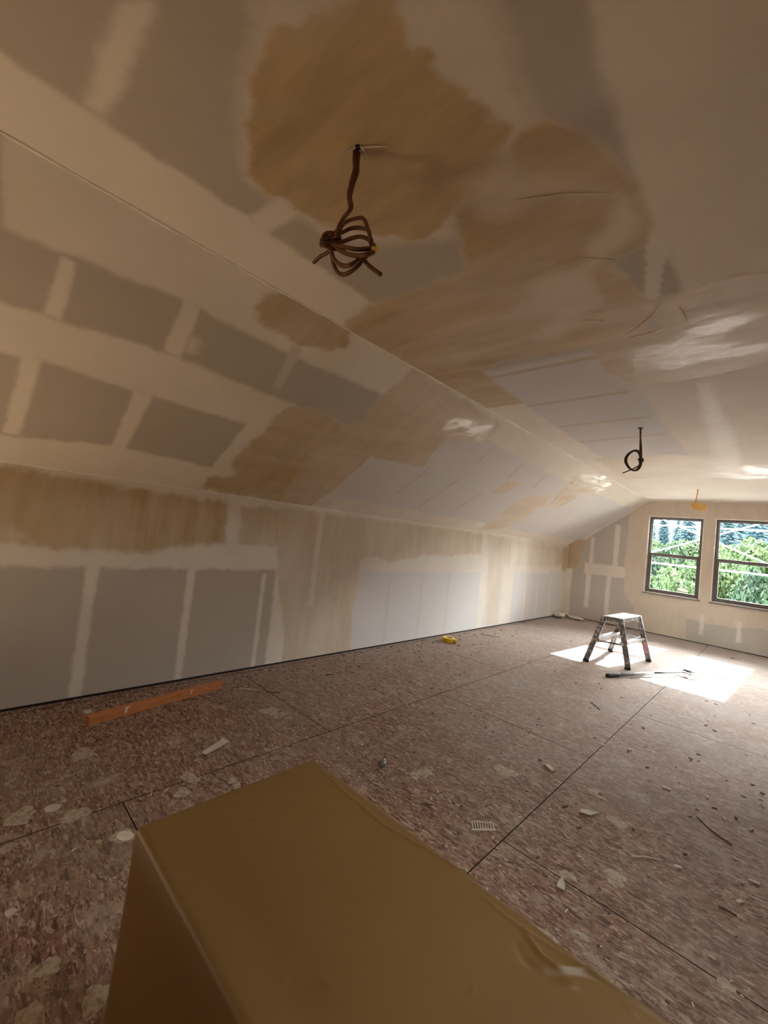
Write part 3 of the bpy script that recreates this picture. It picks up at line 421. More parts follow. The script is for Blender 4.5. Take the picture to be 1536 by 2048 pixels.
# dried compound splatters on the sheets
SPL = [[-2.215, 0.337, 0.056, 0.051], [-2.101, 0.504, 0.048, 0.046], [-2.199, 0.441, 0.025, 0.03], [-1.86, 0.621, 0.041, 0.043], [-2.599, 0.618, 0.071, 0.043], [-2.038, 0.273, 0.02, 0.042], [-2.534, 1.694, 0.055, 0.081], [-2.445, 1.719, 0.034, 0.047], [-2.09, 0.975, 0.052, 0.035], [-1.995, 0.903, 0.04, 0.032], [-1.128, 2.432, 0.081, 0.047], [-0.445, 2.076, 0.046, 0.045], [-0.536, 1.58, 0.041, 0.02], [-0.541, 2.489, 0.042, 0.047], [-1.271, 0.411, 0.038, 0.035], [-1.445, 0.332, 0.033, 0.029], [-1.335, 0.283, 0.036, 0.025], [-1.405, 2.015, 0.042, 0.041], [-0.583, 1.923, 0.031, 0.024], [-0.703, 2.673, 0.044, 0.034], [-0.068, 1.876, 0.021, 0.034], [-1.63, 1.104, 0.035, 0.033], [-1.424, 1.948, 0.029, 0.03], [-1.926, 1.132, 0.044, 0.021], [-0.453, 1.68, 0.028, 0.017]]
random.seed(11)
for _ in range(60):
    y = random.uniform(.3,8.5); SPL.append([random.uniform(-3.2,-.05 if y > 1.5 else -1.0), y, random.uniform(.006,.022), random.uniform(.005,.018)])
m = MB()
for x, y, a, b in SPL:
    n = 22; rt = random.uniform(0,PI); ph = [random.uniform(0,6.3) for _ in range(4)]
    ring = []
    for k in range(n):
        t = 2*PI*k/n; rr = 1+.16*math.sin(2*t+ph[0])+.12*math.sin(3*t+ph[1])+.1*math.sin(5*t+ph[2])+.06*math.sin(9*t+ph[3]); ring.append((rr*math.cos(t)*a, rr*math.sin(t)*b))
    vs = [(x+p*1, y+q*1, .0004) for p, q in ring] + [(x+p*.75, y+q*.75, .0016) for p, q in ring] + [(x,y,.0019)]
    m.add(vs, [(k,(k+1)%n,n+(k+1)%n,n+k) for k in range(n)] + [(n+k,n+(k+1)%n,2*n) for k in range(n)])
def splat_mat():
    q = NT('dried_compound_splatter'); n = q.noise(45, 5, .7)
    q.set(Base_Color=q.ramp(n, [(.35,(.26,.19,.14)),(.5,(.44,.36,.28)),(.7,(.60,.52,.43))]), Roughness=.85); q.bump(n,.5,.003); return q.m
tag(m.build('mud_splatter', splat_mat(), fl, smooth=True), kind='stuff')

# ------------------------------------------------------------------ windows
def window(n, a, b, c, d):
    root = empty('window_%d' % n, ((a+b)/2, YF+.08, c)); root['kind'] = 'structure'
    a, b = a+.012-(a+b)/2, b-.012-(a+b)/2+0*a; W = (b-a)/2; 
    W = (WIN[0][1]-WIN[0][0])/2-.012; H = d-c-.024; z0 = .012
    def ring(x0, x1, za, zb, ya, yb, t, tb=None):
        tb = tb or t; q = MB()
        q.box(x0,ya,za,x0+t,yb,zb); q.box(x1-t,ya,za,x1,yb,zb); q.box(x0+t,ya,za,x1-t,yb,za+tb); q.box(x0+t,ya,zb-t,x1-t,yb,zb); return q
    ring(-W,W,z0,z0+H,-.005,.075,.034,.04).build('window_frame', MAT['bronze'], root, bevel=.003)
    mid = z0+H*.505
    up = ring(-W+.022,W-.022,mid-.036,z0+H-.02,.035,.06,.026,.045).build('upper_sash', MAT['bronze'], root, bevel=.002)
    lo = ring(-W+.022,W-.022,z0+.025,mid+.026,.004,.032,.046,.046).build('lower_sash', MAT['bronze'], root, bevel=.002)
    MB().box(-W+.04,.046,mid,W-.04,.049,z0+H-.04).build('glass_pane', MAT['glass'], up)
    MB().box(-W+.05,.016,z0+.06,W-.05,.019,mid).build('glass_pane', MAT['glass'], lo)
    MB().box(-.05,-.006,mid+.005,.05,.006,mid+.022).build('sash_lock', MAT['bronze'], lo, bevel=.002)
    q = MB(); q.box(-W-.03,-.105,-.012,W+.03,-.005,.004); q.build('window_sill', MAT['bronze'], root, bevel=.003)
    MB().box(-W+.03,-.05,.004,W-.03,.002,.020).build('sill_track', MAT['whitesill'], root, bevel=.002)
    MB().box(-W-.02,.075,-.03,W+.02,.13,.01).build('outer_sill', MAT['whitesill'], root, bevel=.002)
    return root
for i, w_ in enumerate(WIN): window(i+1, *w_)
for i, (a, b, c, d) in enumerate(FILL_SKYL):
    m = MB()
    for q_ in ((a,a+.04,c,d),(b-.04,b,c,d),(a,b,c,c+.04),(a,b,d-.04,d)): slab(m, q_[0], q_[1], q_[2], q_[3], .02, .19)
    f = structure(m.build('window_%d' % (i+3), MAT['whitesill']))  # added roof window out of view, lets in extra daylight
    slab(MB(), a+.02, b-.02, c+.02, d-.02, .15, .156).build('glass_pane', MAT['glass'], f)
    dx, dz = (XS2-XR)/SLEN, (HC-HK)/SLEN; n_ = Vector((dz,0,-dx)); cc = Vector((XR+dx*(a+b)/2,(c+d)/2,HK+dz*(a+b)/2))+n_*.25
    ld = bpy.data.lights.new('fill_skylight_portal','AREA'); ld.shape = 'RECTANGLE'; ld.size = b-a; ld.size_y = d-c
    lo = bpy.data.objects.new('fill_skylight_portal', ld); C.objects.link(lo); lo.location = cc; lo.rotation_euler = (-n_).to_track_quat('-Z','Y').to_euler()
    lo.data.cycles.is_portal = True
# daylight enters through the openings: portals only guide sampling
for a, b, c, d in WIN:
    ld = bpy.data.lights.new('window_portal','AREA'); ld.shape = 'RECTANGLE'; ld.size = b-a; ld.size_y = d-c
    lo = bpy.data.objects.new('window_portal', ld); C.objects.link(lo); lo.location = ((a+b)/2, YF+.19, (c+d)/2); lo.rotation_euler = (-PI/2,0,0)
    try: ld.cycles.is_portal = True
    except Exception: C.objects.unlink(lo)

# ------------------------------------------------------------------ wrapped box in the foreground
BX0, BX1, BY0, BY1, BZ = -.748, .75, .268, .632, .80
root = empty('wrapped_box', ((BX0+BX1)/2, (BY0+BY1)/2, 0))
tag(root, 'large box covered in taut brown sheeting filling the bottom foreground', 'box')
cx, cy = root.location.x, root.location.y
nx, ny = 430, 130
X = np.linspace(BX0, BX1, nx); Y = np.linspace(BY0, BY1, ny); XX, YY = np.meshgrid(X, Y, indexing='ij')
def ridge(px, py, pts, w, A, taper=True):
    P = np.array(pts); best = np.full(px.shape, 1e9); tt = np.zeros(px.shape); L = 0; ls = [0]
    for i in range(len(P)-1): L += np.hypot(*(P[i+1]-P[i])); ls.append(L)
    for i in range(len(P)-1):
        a, b = P[i], P[i+1]; e = b-a; t = np.clip(((px-a[0])*e[0]+(py-a[1])*e[1])/(e@e),0,1)
        d = np.hypot(px-a[0]-e[0]*t, py-a[1]-e[1]*t); u = d < best; best = np.where(u,d,best); tt = np.where(u,(ls[i]+t*(ls[i+1]-ls[i]))/L,tt)
    env = np.sin(np.clip(tt,0,1)*PI)**.5 if taper else 1
    return A*np.exp(-(best/w)**2)*env
Hh = .0035*fbm(XX*4, YY*4) + .0012*fbm(XX*11+5, YY*11)
RID = [[[[-0.706, 0.617], [-0.594, 0.605], [-0.493, 0.6], [-0.414, 0.616], [-0.334, 0.63], [-0.275, 0.632], [-0.235, 0.629], [-0.198, 0.625], [-0.167, 0.627]], 0.0022, 0.0035], [[[-0.307, 0.613], [-0.263, 0.609], [-0.22, 0.612], [-0.182, 0.618], [-0.142, 0.624], [-0.109, 0.627], [-0.07, 0.631]], 0.0022, 0.003], [[[-0.239, 0.614], [-0.222, 0.602], [-0.201, 0.591], [-0.183, 0.593], [-0.162, 0.613], [-0.143, 0.627], [-0.121, 0.63]], 0.0035, 0.0055], [[[-0.236, 0.585], [-0.216, 0.572], [-0.193, 0.572], [-0.172, 0.588]], 0.005, -0.004], [[[-0.188, 0.616], [-0.152, 0.62], [-0.109, 0.624], [-0.074, 0.629], [-0.042, 0.631]], 0.0022, 0.003], [[[-0.369, 0.625], [-0.316, 0.63], [-0.253, 0.634]], 0.003, -0.003], [[[-0.167, 0.584], [-0.163, 0.585], [-0.159, 0.588], [-0.158, 0.593]], 0.003, 0.0025], [[[-0.367, 0.357], [-0.353, 0.365]], 0.003, 0.002], [[[-0.399, 0.323], [-0.388, 0.33]], 0.003, 0.002], [[[-0.244, 0.485], [-0.237, 0.485]], 0.003, 0.002], [[[-0.111, 0.613], [-0.098, 0.609]], 0.002, 0.003], [[[-0.659, 0.406], [-0.643, 0.436]], 0.003, 0.0015], [[[-0.402, 0.405], [-0.393, 0.427]], 0.003, 0.0015]]
for pts, w_, A in RID: Hh += ridge(XX, YY, pts, w_, A)
# soft rounding at the rim
er = .010
for D in (XX-BX0, BX1-XX, YY-BY0): 
    t = np.clip(1-D/er,0,1); Hh -= er*(1-np.sqrt(np.clip(1-t*t,0,1)))
t = np.clip(1-(BY1-YY)/.007,0,1); Hh -= .007*(1-np.sqrt(np.clip(1-t*t,0,1)))
sag = .010*np.exp(-((YY-(BY0+.055))/.035)**2)*np.clip((XX-BX0)/.3,0,1); Hh -= sag*.6
rimy = .0018*fbm(XX*5, 0*XX+2)*np.clip((YY-BY0)/(BY1-BY0),0,1)**3 - .010*np.exp(-((XX-BX0-.10)/.07)**2)*np.clip((YY-BY0)/(BY1-BY0),0,1)**4*.4
vs = [(x-cx, y+ry-cy, BZ+h) for x, y, ry, h in zip(XX.ravel(), YY.ravel(), rimy.ravel(), Hh.ravel())]
idx = lambda i, j: i*ny+j
fs = [(idx(i,j),idx(i+1,j),idx(i+1,j+1),idx(i,j+1)) for i in range(nx-1) for j in range(ny-1)]
m = MB().add(vs, fs)
# skirt down to the floor
bound = [idx(i,0) for i in range(nx)] + [idx(nx-1,j) for j in range(1,ny)] + [idx(i,ny-1) for i in range(nx-2,-1,-1)] + [idx(0,j) for j in range(ny-2,0,-1)]
N = len(bound); rows = 14; prev = bound; random.seed(3)
for r_ in range(1, rows+1):
    cur = []
    t = r_/rows
    for q, bi in enumerate(bound):
        x, y, z = vs[bi]; bul = .004*math.sin(q*.021+t*5)+.003*math.sin(q*.05+t*3)
        nxn = -1 if abs(x+cx-BX0) < 1e-4 else (1 if abs(x+cx-BX1) < 1e-4 else 0); nyn = -1 if bi % ny == 0 else (1 if bi % ny == ny-1 else 0)
        cur.append((x+nxn*bul*min(1,t*3), y+nyn*(bul*min(1,t*3)), z*(1-t)+.002*t))
    k = len(m.v); m.v += cur; ci = list(range(k, k+N))
    for q in range(N): m.f.append((prev[q], prev[(q+1)%N], ci[(q+1)%N], ci[q]))
    prev = ci
m.build('sheeting', MAT['film'], root, smooth=True)

# ------------------------------------------------------------------ hanging cables
def cable_coil(name, hook, center, R, r, thetas, knot_off, tails, hang, rad, mat, label, uaxis=(1,0,0), wraps=5):
    hk_ = Vector(hook); root = empty(name, hook); tag(root, label, 'cable')
    L = lambda p: Vector(p) - hk_
    u = Vector(uaxis).normalized(); wv = u.cross(Vector((0,0,1))).normalized()
    m = MB()
    for s in (-1,1):
        pts = [L(p) + wv*s*rad*.9 + u*s*rad*.8*math.cos(i*1.1) for i, p in enumerate(hang)]
        m.tube(smoothpts(pts, 6), rad, 8)
    m.build('hanging_cable', mat, root, smooth=True)
    m = MB()
    for i, (th, rr, ss) in enumerate(thetas):
        v = (wv*math.cos(th) + Vector((0,0,1))*math.sin(th)); pts = []
        ph = .25*math.sin(i*2.3)
        for k in range(41):
            f = 2*PI*k/40
            p = Vector(center) + u*(R*ss*math.cos(f)) + v*(r*rr*(math.sin(f)+.12*math.sin(2*f+ph))) + Vector((0,0,1))*(-.06*R*math.cos(f)) 
            pts.append(p - hk_)
        m.tube(pts, rad*.95, 8, cap=False)
    m.build('coil', mat, root, smooth=True)
    kp = Vector(knot_off) - hk_; m = MB(); pts = []
    for k in range(wraps*12+1):
        f = 2*PI*k/12; pts.append(kp + wv*math.cos(f)*rad*2.6 + Vector((0,0,1))*math.sin(f)*rad*2.4 + u*(k/12-wraps/2)*rad*1.3)
    m.tube(pts, rad*.9, 8); m.build('wrapping', mat, root, smooth=True)
    for t in tails: MB().tube(smoothpts([L(p) for p in t], 6), rad*.95, 8).build('tail_end', mat, root, smooth=True)
    return root
y1 = .734
root = empty('cable_coil', (-.988,y1,HC)); c1 = tag(root, 'bundled brown-orange electrical cable hanging from the near ceiling hole, largest and closest', 'cable')
K1 = {'hang': [[[-1.0031, 0.734, 2.5124], [-1.0031, 0.734, 2.4912], [-0.9988, 0.734, 2.4505], [-0.9928, 0.734, 2.4219], [-1.0028, 0.734, 2.3811], [-1.0063, 0.734, 2.3409], [-0.9923, 0.734, 2.2943], [-1.0171, 0.734, 2.279], [-1.0387, 0.734, 2.2594], [-1.0486, 0.734, 2.2255]], [[-1.006, 0.746, 2.5236], [-0.9994, 0.746, 2.4983], [-0.9971, 0.746, 2.4587], [-0.9935, 0.746, 2.4185], [-1.0046, 0.746, 2.3949], [-1.014, 0.746, 2.3531], [-1.0023, 0.746, 2.3092], [-1.0333, 0.746, 2.2923], [-1.0444, 0.746, 2.2653], [-1.0544, 0.746, 2.2311]]], 'arcs': [[[-1.074, 0.734, 2.2409], [-1.0865, 0.769, 2.2944], [-1.077, 0.7946, 2.3331], [-1.0292, 0.804, 2.3279], [-0.9895, 0.7946, 2.2946], [-0.9368, 0.769, 2.2229], [-0.8739, 0.734, 2.1383]], [[-1.0732, 0.734, 2.2362], [-1.0619, 0.7634, 2.2667], [-1.0342, 0.7816, 2.2809], [-0.9815, 0.7816, 2.2571], [-0.9263, 0.7634, 2.2107], [-0.8761, 0.734, 2.1354]], [[-1.0483, 0.734, 2.2063], [-1.0331, 0.7516, 2.2168], [-1.0095, 0.7625, 2.2239], [-0.9655, 0.7625, 2.2111], [-0.9109, 0.7516, 2.1726], [-0.8715, 0.734, 2.1296]], [[-1.0689, 0.734, 2.2129], [-0.9638, 0.708, 2.145], [-0.9016, 0.708, 2.1125], [-0.8707, 0.734, 2.1178]], [[-1.054, 0.734, 2.2023], [-0.956, 0.7046, 2.1232], [-0.8824, 0.6864, 2.074], [-0.838, 0.6864, 2.0579], [-0.8246, 0.7046, 2.0722], [-0.8611, 0.734, 2.1233]], [[-1.0673, 0.734, 2.2036], [-1.0072, 0.704, 2.1282], [-0.9436, 0.682, 2.0709], [-0.8955, 0.674, 2.0422], [-0.8731, 0.682, 2.0474], [-0.875, 0.704, 2.0755], [-0.8823, 0.734, 2.1072]], [[-1.065, 0.734, 2.1984], [-1.0319, 0.721, 2.1394], [-0.9922, 0.7105, 2.0856], [-0.9564, 0.7048, 2.0572], [-0.9264, 0.7048, 2.05], [-0.8958, 0.7105, 2.0608], [-0.8839, 0.721, 2.085], [-0.8719, 0.734, 2.1087]]], 'tails': [[[-1.0511, 0.724, 2.1825], [-1.0768, 0.724, 2.1802], [-1.1041, 0.724, 2.1826], [-1.1409, 0.724, 2.1753]], [[-0.8814, 0.714, 2.0819], [-0.8622, 0.714, 2.0611], [-0.8377, 0.714, 2.0369], [-0.7978, 0.714, 2.0038]]], 'knot': [-1.0746, 0.734, 2.2261], 'yellow': [[-0.843, 0.704, 2.0709], [-0.8301, 0.704, 2.0693], [-0.8221, 0.704, 2.0726], [-0.8225, 0.704, 2.0819]]}
oc = Vector((-.988,y1,HC))
for pts in K1['hang']: MB().tube(smoothpts([Vector(p)-oc for p in pts], 6), .0062, 8).build('hanging_cable', MAT['cable'], root, smooth=True)
for pts in K1['arcs']: MB().tube(smoothpts([Vector(p)-oc for p in pts], 6), .0062, 8).build('cable_loop', MAT['cable'], root, smooth=True)
for pts in K1['tails']: MB().tube(smoothpts([Vector(p)-oc for p in pts], 6), .0058, 8).build('tail_end', MAT['cable'], root, smooth=True)
q = MB(); kp = Vector(K1['knot'])-oc; pts = []
for k in range(61):
    f = 2*PI*k/12; pts.append(kp + Vector((math.cos(f)*.020+k*.0003-.01, math.sin(f*1.07)*.022, math.sin(f)*.019+math.cos(f*.5)*.006)))
q.tube(pts, .0055, 8); q.build('wrapping', MAT['cable'], root, smooth=True)
q = MB(); q.tube(smoothpts([Vector(p)-oc for p in K1['yellow']], 6), .0068, 8); tag(q.build('jacket_highlight', MAT['cable_yellow'], root, smooth=True), 'yellow highlight painted on the cable jacket')  # highlight on the loop, drawn as a short yellow tube
# torn ceiling paper round its hole
m = MB()
for a, ln, dr, w_ in ((-2.6,.075,.055,.007),(-2.2,.05,.075,.006),(.55,.085,.004,.009),(.9,.03,.04,.006),(.2,.028,.05,.005),(1.9,.03,.012,.006)):
    d = Vector((math.cos(a), math.sin(a), 0)); s = Vector((-d.y, d.x, 0)); n = 8; vs = []
    for i in range(n+1):
        t = i/n; c = d*(.008+ln*t) + Vector((0,0,-.001-dr*t*t)); wd = w_*(1-t)**.8+.0006
        for q in (-1,1):
            vs.append(c+s*wd*q*.5); vs.append(c+s*wd*q*.5+Vector((0,0,-.0012)))
    fs = []
    for i in range(n):
        k = i*4; fs += [(k,k+2,k+6,k+4),(k+1,k+5,k+7,k+3),(k,k+4,k+5,k+1),(k+2,k+3,k+7,k+6)]
    fs += [(0,1,3,2),(n*4,n*4+2,n*4+3,n*4+1)]
    m.add(vs, fs)
m.build('torn_paper', MAT['tape'], c1)
MB().tube([(0,0,-.0015),(0,0,.02)], .011, 12).build('ceiling_hole', MAT['dark'], c1)
y2 = 4.10
c2 = cable_coil('cable_coil', (-.948,y2,HC), (-.985,y2,2.200), .060, .088,
    [(1.57,1.0,1.05),(1.40,.93,.86),(1.75,1.08,.95),(1.3,1.0,1.12)], (-.925,y2,2.20),
    [[(-.94,y2,2.15),(-.99,y2,2.12),(-1.062,y2,2.088)]],
    [(-.948,y2,2.50),(-.944,y2,2.42),(-.938,y2,2.35),(-.932,y2,2.28),(-.925,y2,2.22),(-.93,y2,2.16)],
    .0055, MAT['cable_dark'], 'dark cable coiled in an oval loop hanging from the middle ceiling hole')
MB().tube([(0,0,-.0015),(0,0,.02)], .022, 12).build('ceiling_hole', MAT['dark'], c2)
y3 = 7.76
c3 = cable_coil('cable_coil', (-.964,y3,HC), (-.94,y3,2.235), .088, .062,
    [(.9,1.0,1.0),(.5,.95,1.0),(.1,.9,.95),(-.5,1.0,.9),(1.3,.9,.85)], (-.97,y3,2.24),
    [[(-.93,y3,2.2),(-.88,y3,2.19),(-.85,y3,2.18)]],
    [(-.964,y3,2.50),(-.97,y3,2.42),(-.98,y3,2.34),(-.985,y3,2.26)],
    .0055, MAT['cable_yellow'], 'small yellow cable coil hanging near the far wall above the left window')
MB().tube([(0,0,-.0015),(0,0,.02)], .02, 12).build('ceiling_hole', MAT['dark'], c3)

# ------------------------------------------------------------------ raised paper edges and cracks in the ceiling
CR = [[[[-0.717, 1.182], [-0.629, 1.229], [-0.548, 1.271], [-0.442, 1.347]], 0.0022], [[[-0.648, 1.58], [-0.581, 1.633], [-0.52, 1.689]], 0.002], [[[-1.068, 0.75], [-1.137, 0.769], [-1.166, 0.785]], 0.001], [[[-0.385, 2.164], [-0.38, 2.232], [-0.377, 2.323]], 0.004], [[[-0.641, 2.323], [-0.558, 2.254], [-0.49, 2.177], [-0.449, 2.113]], 0.003], [[[-0.638, 2.357], [-0.536, 2.356], [-0.477, 2.333]], 0.002], [[[-0.769, 2.066], [-0.681, 2.121]], 0.002]]
for pts, w_ in CR:
    P = smoothpts([(x,y,HC-.0012) for x, y in pts], 5)
    tag(MB().tube(P, [w_*math.sin(PI*(i+.6)/(len(P)+.2)) for i in range(len(P))], 5).build('paper_ridge', MAT['tape'], bpy.data.objects['ceiling'], smooth=True))

# ------------------------------------------------------------------ step stool
root = empty('step_stool', (-1.48,6.22,0)); tag(root, 'paint-splattered aluminium double-sided step stool standing in the sun patch', 'stepladder')
ox, oy = root.location.x, root.location.y
F = {1:(-1.714,5.660),2:(-1.283,5.83),3:(-1.224,6.63),4:(-1.700,6.66)}
T = {1:(-1.605,5.90),2:(-1.425,5.92),3:(-1.375,6.62),4:(-1.555,6.60)}
TZ = .575
def P_(d, k, z=0): return Vector((d[k][0]-ox, d[k][1]-oy, z))
def at_h(k, z):
    return P_(F,k).lerp(P_(T,k,TZ), z/TZ)
for k in (1,2,3,4):
    a, b = P_(F,k,.02), P_(T,k,TZ-.005); q = MB()
    d = (b-a).normalized(); out_ = Vector((1 if k in (2,3) else -1,0,0)); w1 = .058; t1 = .0035
    # channel shaped rail: web faces along the room, flanges across
    q.beam(a, b, w1, t1, up=(0,1,0))
    x = d.cross(Vector((0,1,0))).normalized()
    for s in (-1,1):
        yy = Vector((0, .010 if k in (3,4) else -.010, 0)); q.beam(a+x*s*w1*.5+(-yy), b+x*s*w1*.5+(-yy), t1, .026, up=(0,1,0))
    lg = q.build('leg', MAT['alu'], root, bevel=.001, seg=1)
    q = MB(); q.beam(P_(F,k,0), P_(F,k,.0)+(P_(T,k,TZ)-P_(F,k))*.055, w1+.008, .034, up=(0,1,0)); q.build('foot', MAT['rubber'], lg, bevel=.004)
    if k == 3: q = MB(); q.beam(at_h(3,.10)+Vector((0,-.004,0)), at_h(3,.24)+Vector((0,-.004,0)), .044, .0016, up=(0,1,0)); tag(q.build('sticker', MAT['pink'], lg), 'red and white warning sticker')
q = MB()
A, B, Cc, D = [P_(T,k,0) for k in (1,2,3,4)]
q.add([v+Vector((0,0,z)) for z in (TZ, TZ+.006) for v in (A+Vector((-.02,-.03,0)),B+Vector((.02,-.03,0)),Cc+Vector((.02,.03,0)),D+Vector((-.02,.03,0)))], [(3,2,1,0),(4,5,6,7),(0,1,5,4),(1,2,6,5),(2,3,7,6),(3,0,4,7)])
for i in range(7):
    t = (i+.5)/7; q.beam(A.lerp(B,t)+Vector((0,-.02,TZ+.008)), D.lerp(Cc,t)+Vector((0,.02,TZ+.008)), .008, .004)
q.build('platform', MAT['alu'], root, bevel=.0015, seg=1)
q = MB()
ring = [A+Vector((-.022,-.032,0)),B+Vector((.022,-.032,0)),Cc+Vector((.022,.032,0)),D+Vector((-.022,.032,0))]
for i in range(4): q.beam(ring[i]+Vector((0,0,TZ-.018)), ring[(i+1)%4]+Vector((0,0,TZ-.018)), .004, .045)
q.build('platform_rim', MAT['alu'], root)
for (k1, k2) in ((2,3),(1,4)):
    q = MB(); s = 1 if k1 == 2 else -1
    a, b = at_h(k1,.29), at_h(k2,.29); w1 = .075
    q.beam(a+Vector((-s*.012,0,0)), b+Vector((-s*.012,0,0)), w1, .022)
    for i in range(5): q.beam(a+Vector((-s*.012+(i-2)*.014,0,.013)), b+Vector((-s*.012+(i-2)*.014,0,.013)), .005, .004)
    q.build('step', MAT['alu'], root, bevel=.002)
    for (ka, kb) in ((k1,k2),(k2,k1)):
        p = at_h(ka,TZ-.02); e = p.lerp(at_h(kb,TZ-.02),.17); MB().beam(at_h(ka,TZ-.17), e, .014, .003, up=(1,0,0)).build('gusset', MAT['alu'], root)
for (k1, k2) in ((1,2),(4,3)):
    q = MB(); y_ = .022*(1 if k1 == 4 else -1); q.beam(at_h(k1,.275)+Vector((0,y_,0)), at_h(k2,.275)+Vector((0,y_,0)), .003, .022); q.build('spreader_bar', MAT['alu'], root)

# ------------------------------------------------------------------ long handled taping tool
pa, pb = Vector((-1.345,5.205,.022)), Vector((-.76,6.40,.05))
DKM = simple('dark_steel', (.07,.07,.072), .5, metal=.3)
root = empty('taping_tool', (pa.x,pa.y,0)); tag(root, 'long-handled metal taping tool with a black grip lying beside the step stool', 'tool')
d = (pb-pa).normalized(); sdv = Vector((d.y,-d.x,0)).normalized(); o_ = Vector((pa.x,pa.y,0))
MB().tube([pa-o_, pa+d*.03-o_, pa+d*.17-o_, pa+d*.185-o_], [.019,.023,.023,.020], 14).build('grip', MAT['rubber'], root, smooth=True)
MB().tube([pa+d*.15-o_, pa+d*.72-o_], .0165, 14).build('tube', simple('brushed_tube',(.20,.195,.19),.4,metal=.3), root, smooth=True)
MB().tube([pa+d*.70-o_, pb-d*.1-o_], .0095, 12).build('rod', DKM, root, smooth=True)
MB().tube([pa+d*.25-sdv*.03-o_, pa+d*.8-sdv*.035-o_, pb-d*.12-sdv*.04-o_], .0045, 8).build('control_rod', DKM, root, smooth=True)
q = MB(); h0 = pb-o_-d*.10
q.beam(h0, h0+d*.16+sdv*.03, .02, .014); q.beam(h0-sdv*.05, h0+sdv*.10, .018, .014); q.beam(h0+sdv*.09, h0+sdv*.09+d*.18, .03, .006)
q.beam(h0-sdv*.05, h0+d*.12-sdv*.06, .012, .02); q.tube([h0+d*.06-sdv*.03+Vector((0,0,.012)), h0+d*.06+sdv*.05+Vector((0,0,.012))], .014, 12)
q.build('head', DKM, root, bevel=.001, seg=1)

# ------------------------------------------------------------------ roll of tape
root = empty('tape_roll', (-3.115,4.70,0)); tag(root, 'yellow tape roll lying on the floor by the left wall', 'tape')
def ringm(ro, ri, z0, z1, n=40):
    q = MB(); vs = []
    for r_, z in ((ro,z0),(ro,z1),(ri,z1),(ri,z0)):
        vs += [(r_*math.cos(2*PI*k/n), r_*math.sin(2*PI*k/n), z) for k in range(n)]
    fs = [(s*n+k, s*n+(k+1)%n, ((s+1)%4)*n+(k+1)%n, ((s+1)%4)*n+k) for s in range(4) for k in range(n)]
    return q.add(vs, fs)
ringm(.088,.052,.001,.052).build('roll', MAT['yellow'], root, bevel=.003)
ringm(.052,.047,.003,.050).build('core', MAT['tape'], root)
MB().add([(.086,-.01,.004),(.14,-.03,.001),(.145,-.025,.001),(.088,-.005,.004),(.086,-.01,.045),(.13,-.03,.045),(.135,-.025,.045),(.088,-.005,.045)],
    [(3,2,1,0),(4,5,6,7),(0,1,5,4),(1,2,6,5),(2,3,7,6),(3,0,4,7)]).build('loose_end', MAT['yellow'], root)

# ------------------------------------------------------------------ lumber offcut
a, b = Vector((-2.93,.695,.026)), Vector((-3.085,1.585,.026))
root = empty('lumber_offcut', (a.x,a.y,0)); tag(root, 'orange-brown square lumber length lying parallel to the left wall', 'lumber')
lo_ = Vector((a.x,a.y,0)); d = (b-a).normalized(); sdv = Vector((d.y,-d.x,0))
MB().beam(a-lo_, b-lo_, .052, .052).build('stick', MAT['wood'], root, bevel=.003)
for t, w_, h in ((.24,.022,.03),(.72,.012,.028)):
    p = a.lerp(b,t)-lo_+sdv*.0265; q = MB(); q.beam(p-d*w_*.6+Vector((0,0,.026-h)), p-d*w_*.3+Vector((0,0,.027)), w_*.6, .0015, up=sdv)
    q.beam(p+Vector((0,0,.0265))-d*w_*.9, p+Vector((0,0,.0265))+d*w_*.5, .012, .0015); tag(q.build('compound_smear', MAT['chalk'], root), 'white compound dab')

# ------------------------------------------------------------------ scraps on the floor
def scrap(name, label, cat, x, y, rz, outline, th, mat, curl=0, group=None, seed=0):
    """bent flat offcut: outline in metres, thickness th, curl lifts its far edge"""
    n = len(outline); q = MB(); vs = []
    rnd = random.Random(seed)
    inner = [(px*.5, py*.5) for px, py in outline]
    def hh(px, py): return curl*px*px*6+.0008
    for dz in (th, 0):
        vs += [(px,py,hh(px,py)+dz) for px,py in outline] + [(px,py,hh(px,py)+dz+(rnd.uniform(-.0006,.0012) if dz else 0)) for px,py in inner] + [(0,0,hh(0,0)+dz)]
    m_ = 2*n+1
    fs = []
    for k in range(n):
        j = (k+1)%n
        fs += [(k,j,n+j,n+k),(n+k,n+j,2*n),(m_+j,m_+k,m_+n+k,m_+n+j),(m_+n+j,m_+n+k,m_+2*n),(j,k,m_+k,m_+j)]
    q.add(vs, fs); o = q.build(name, mat); o.location = (x,y,0.0005); o.rotation_euler.z = rz
    zmin = min(v[2] for v in vs); o.location.z = .0006-zmin
    return tag(o, label, cat, group)
def ov(a, b, n=9, seed=0, j=.25):
    r_ = random.Random(seed); return [(a*math.cos(2*PI*k/n)*(1+r_.uniform(-j,j)), b*math.sin(2*PI*k/n)*(1+r_.uniform(-j,j))) for k in range(n)]
scrap('drywall_scrap','long pale torn strip of board paper left of the brown box back edge','scrap',-2.275,1.18,1.95,[(-.085,-.022),(.06,-.02),(.085,-.028),(.09,.02),(-.04,.024),(-.09,.004)],.004,MAT['scrap'],.3)
scrap('drywall_scrap','flat pointed pale scrap right of the long floor seam, below the sheet joint','scrap',-.665,2.44,.7,[(-.05,-.02),(.0,-.022),(.055,-.004),(.03,.012),(.0,.022),(-.03,.018)],.005,MAT['scrap'],.5)
scrap('drywall_scrap','small triangular pale scrap on the seam right of the box','scrap',-.58,1.85,-1.3,[(-.04,0),(-.01,-.012),(.03,-.016),(.035,.014),(0,.012)],.006,MAT['scrap'],.6)
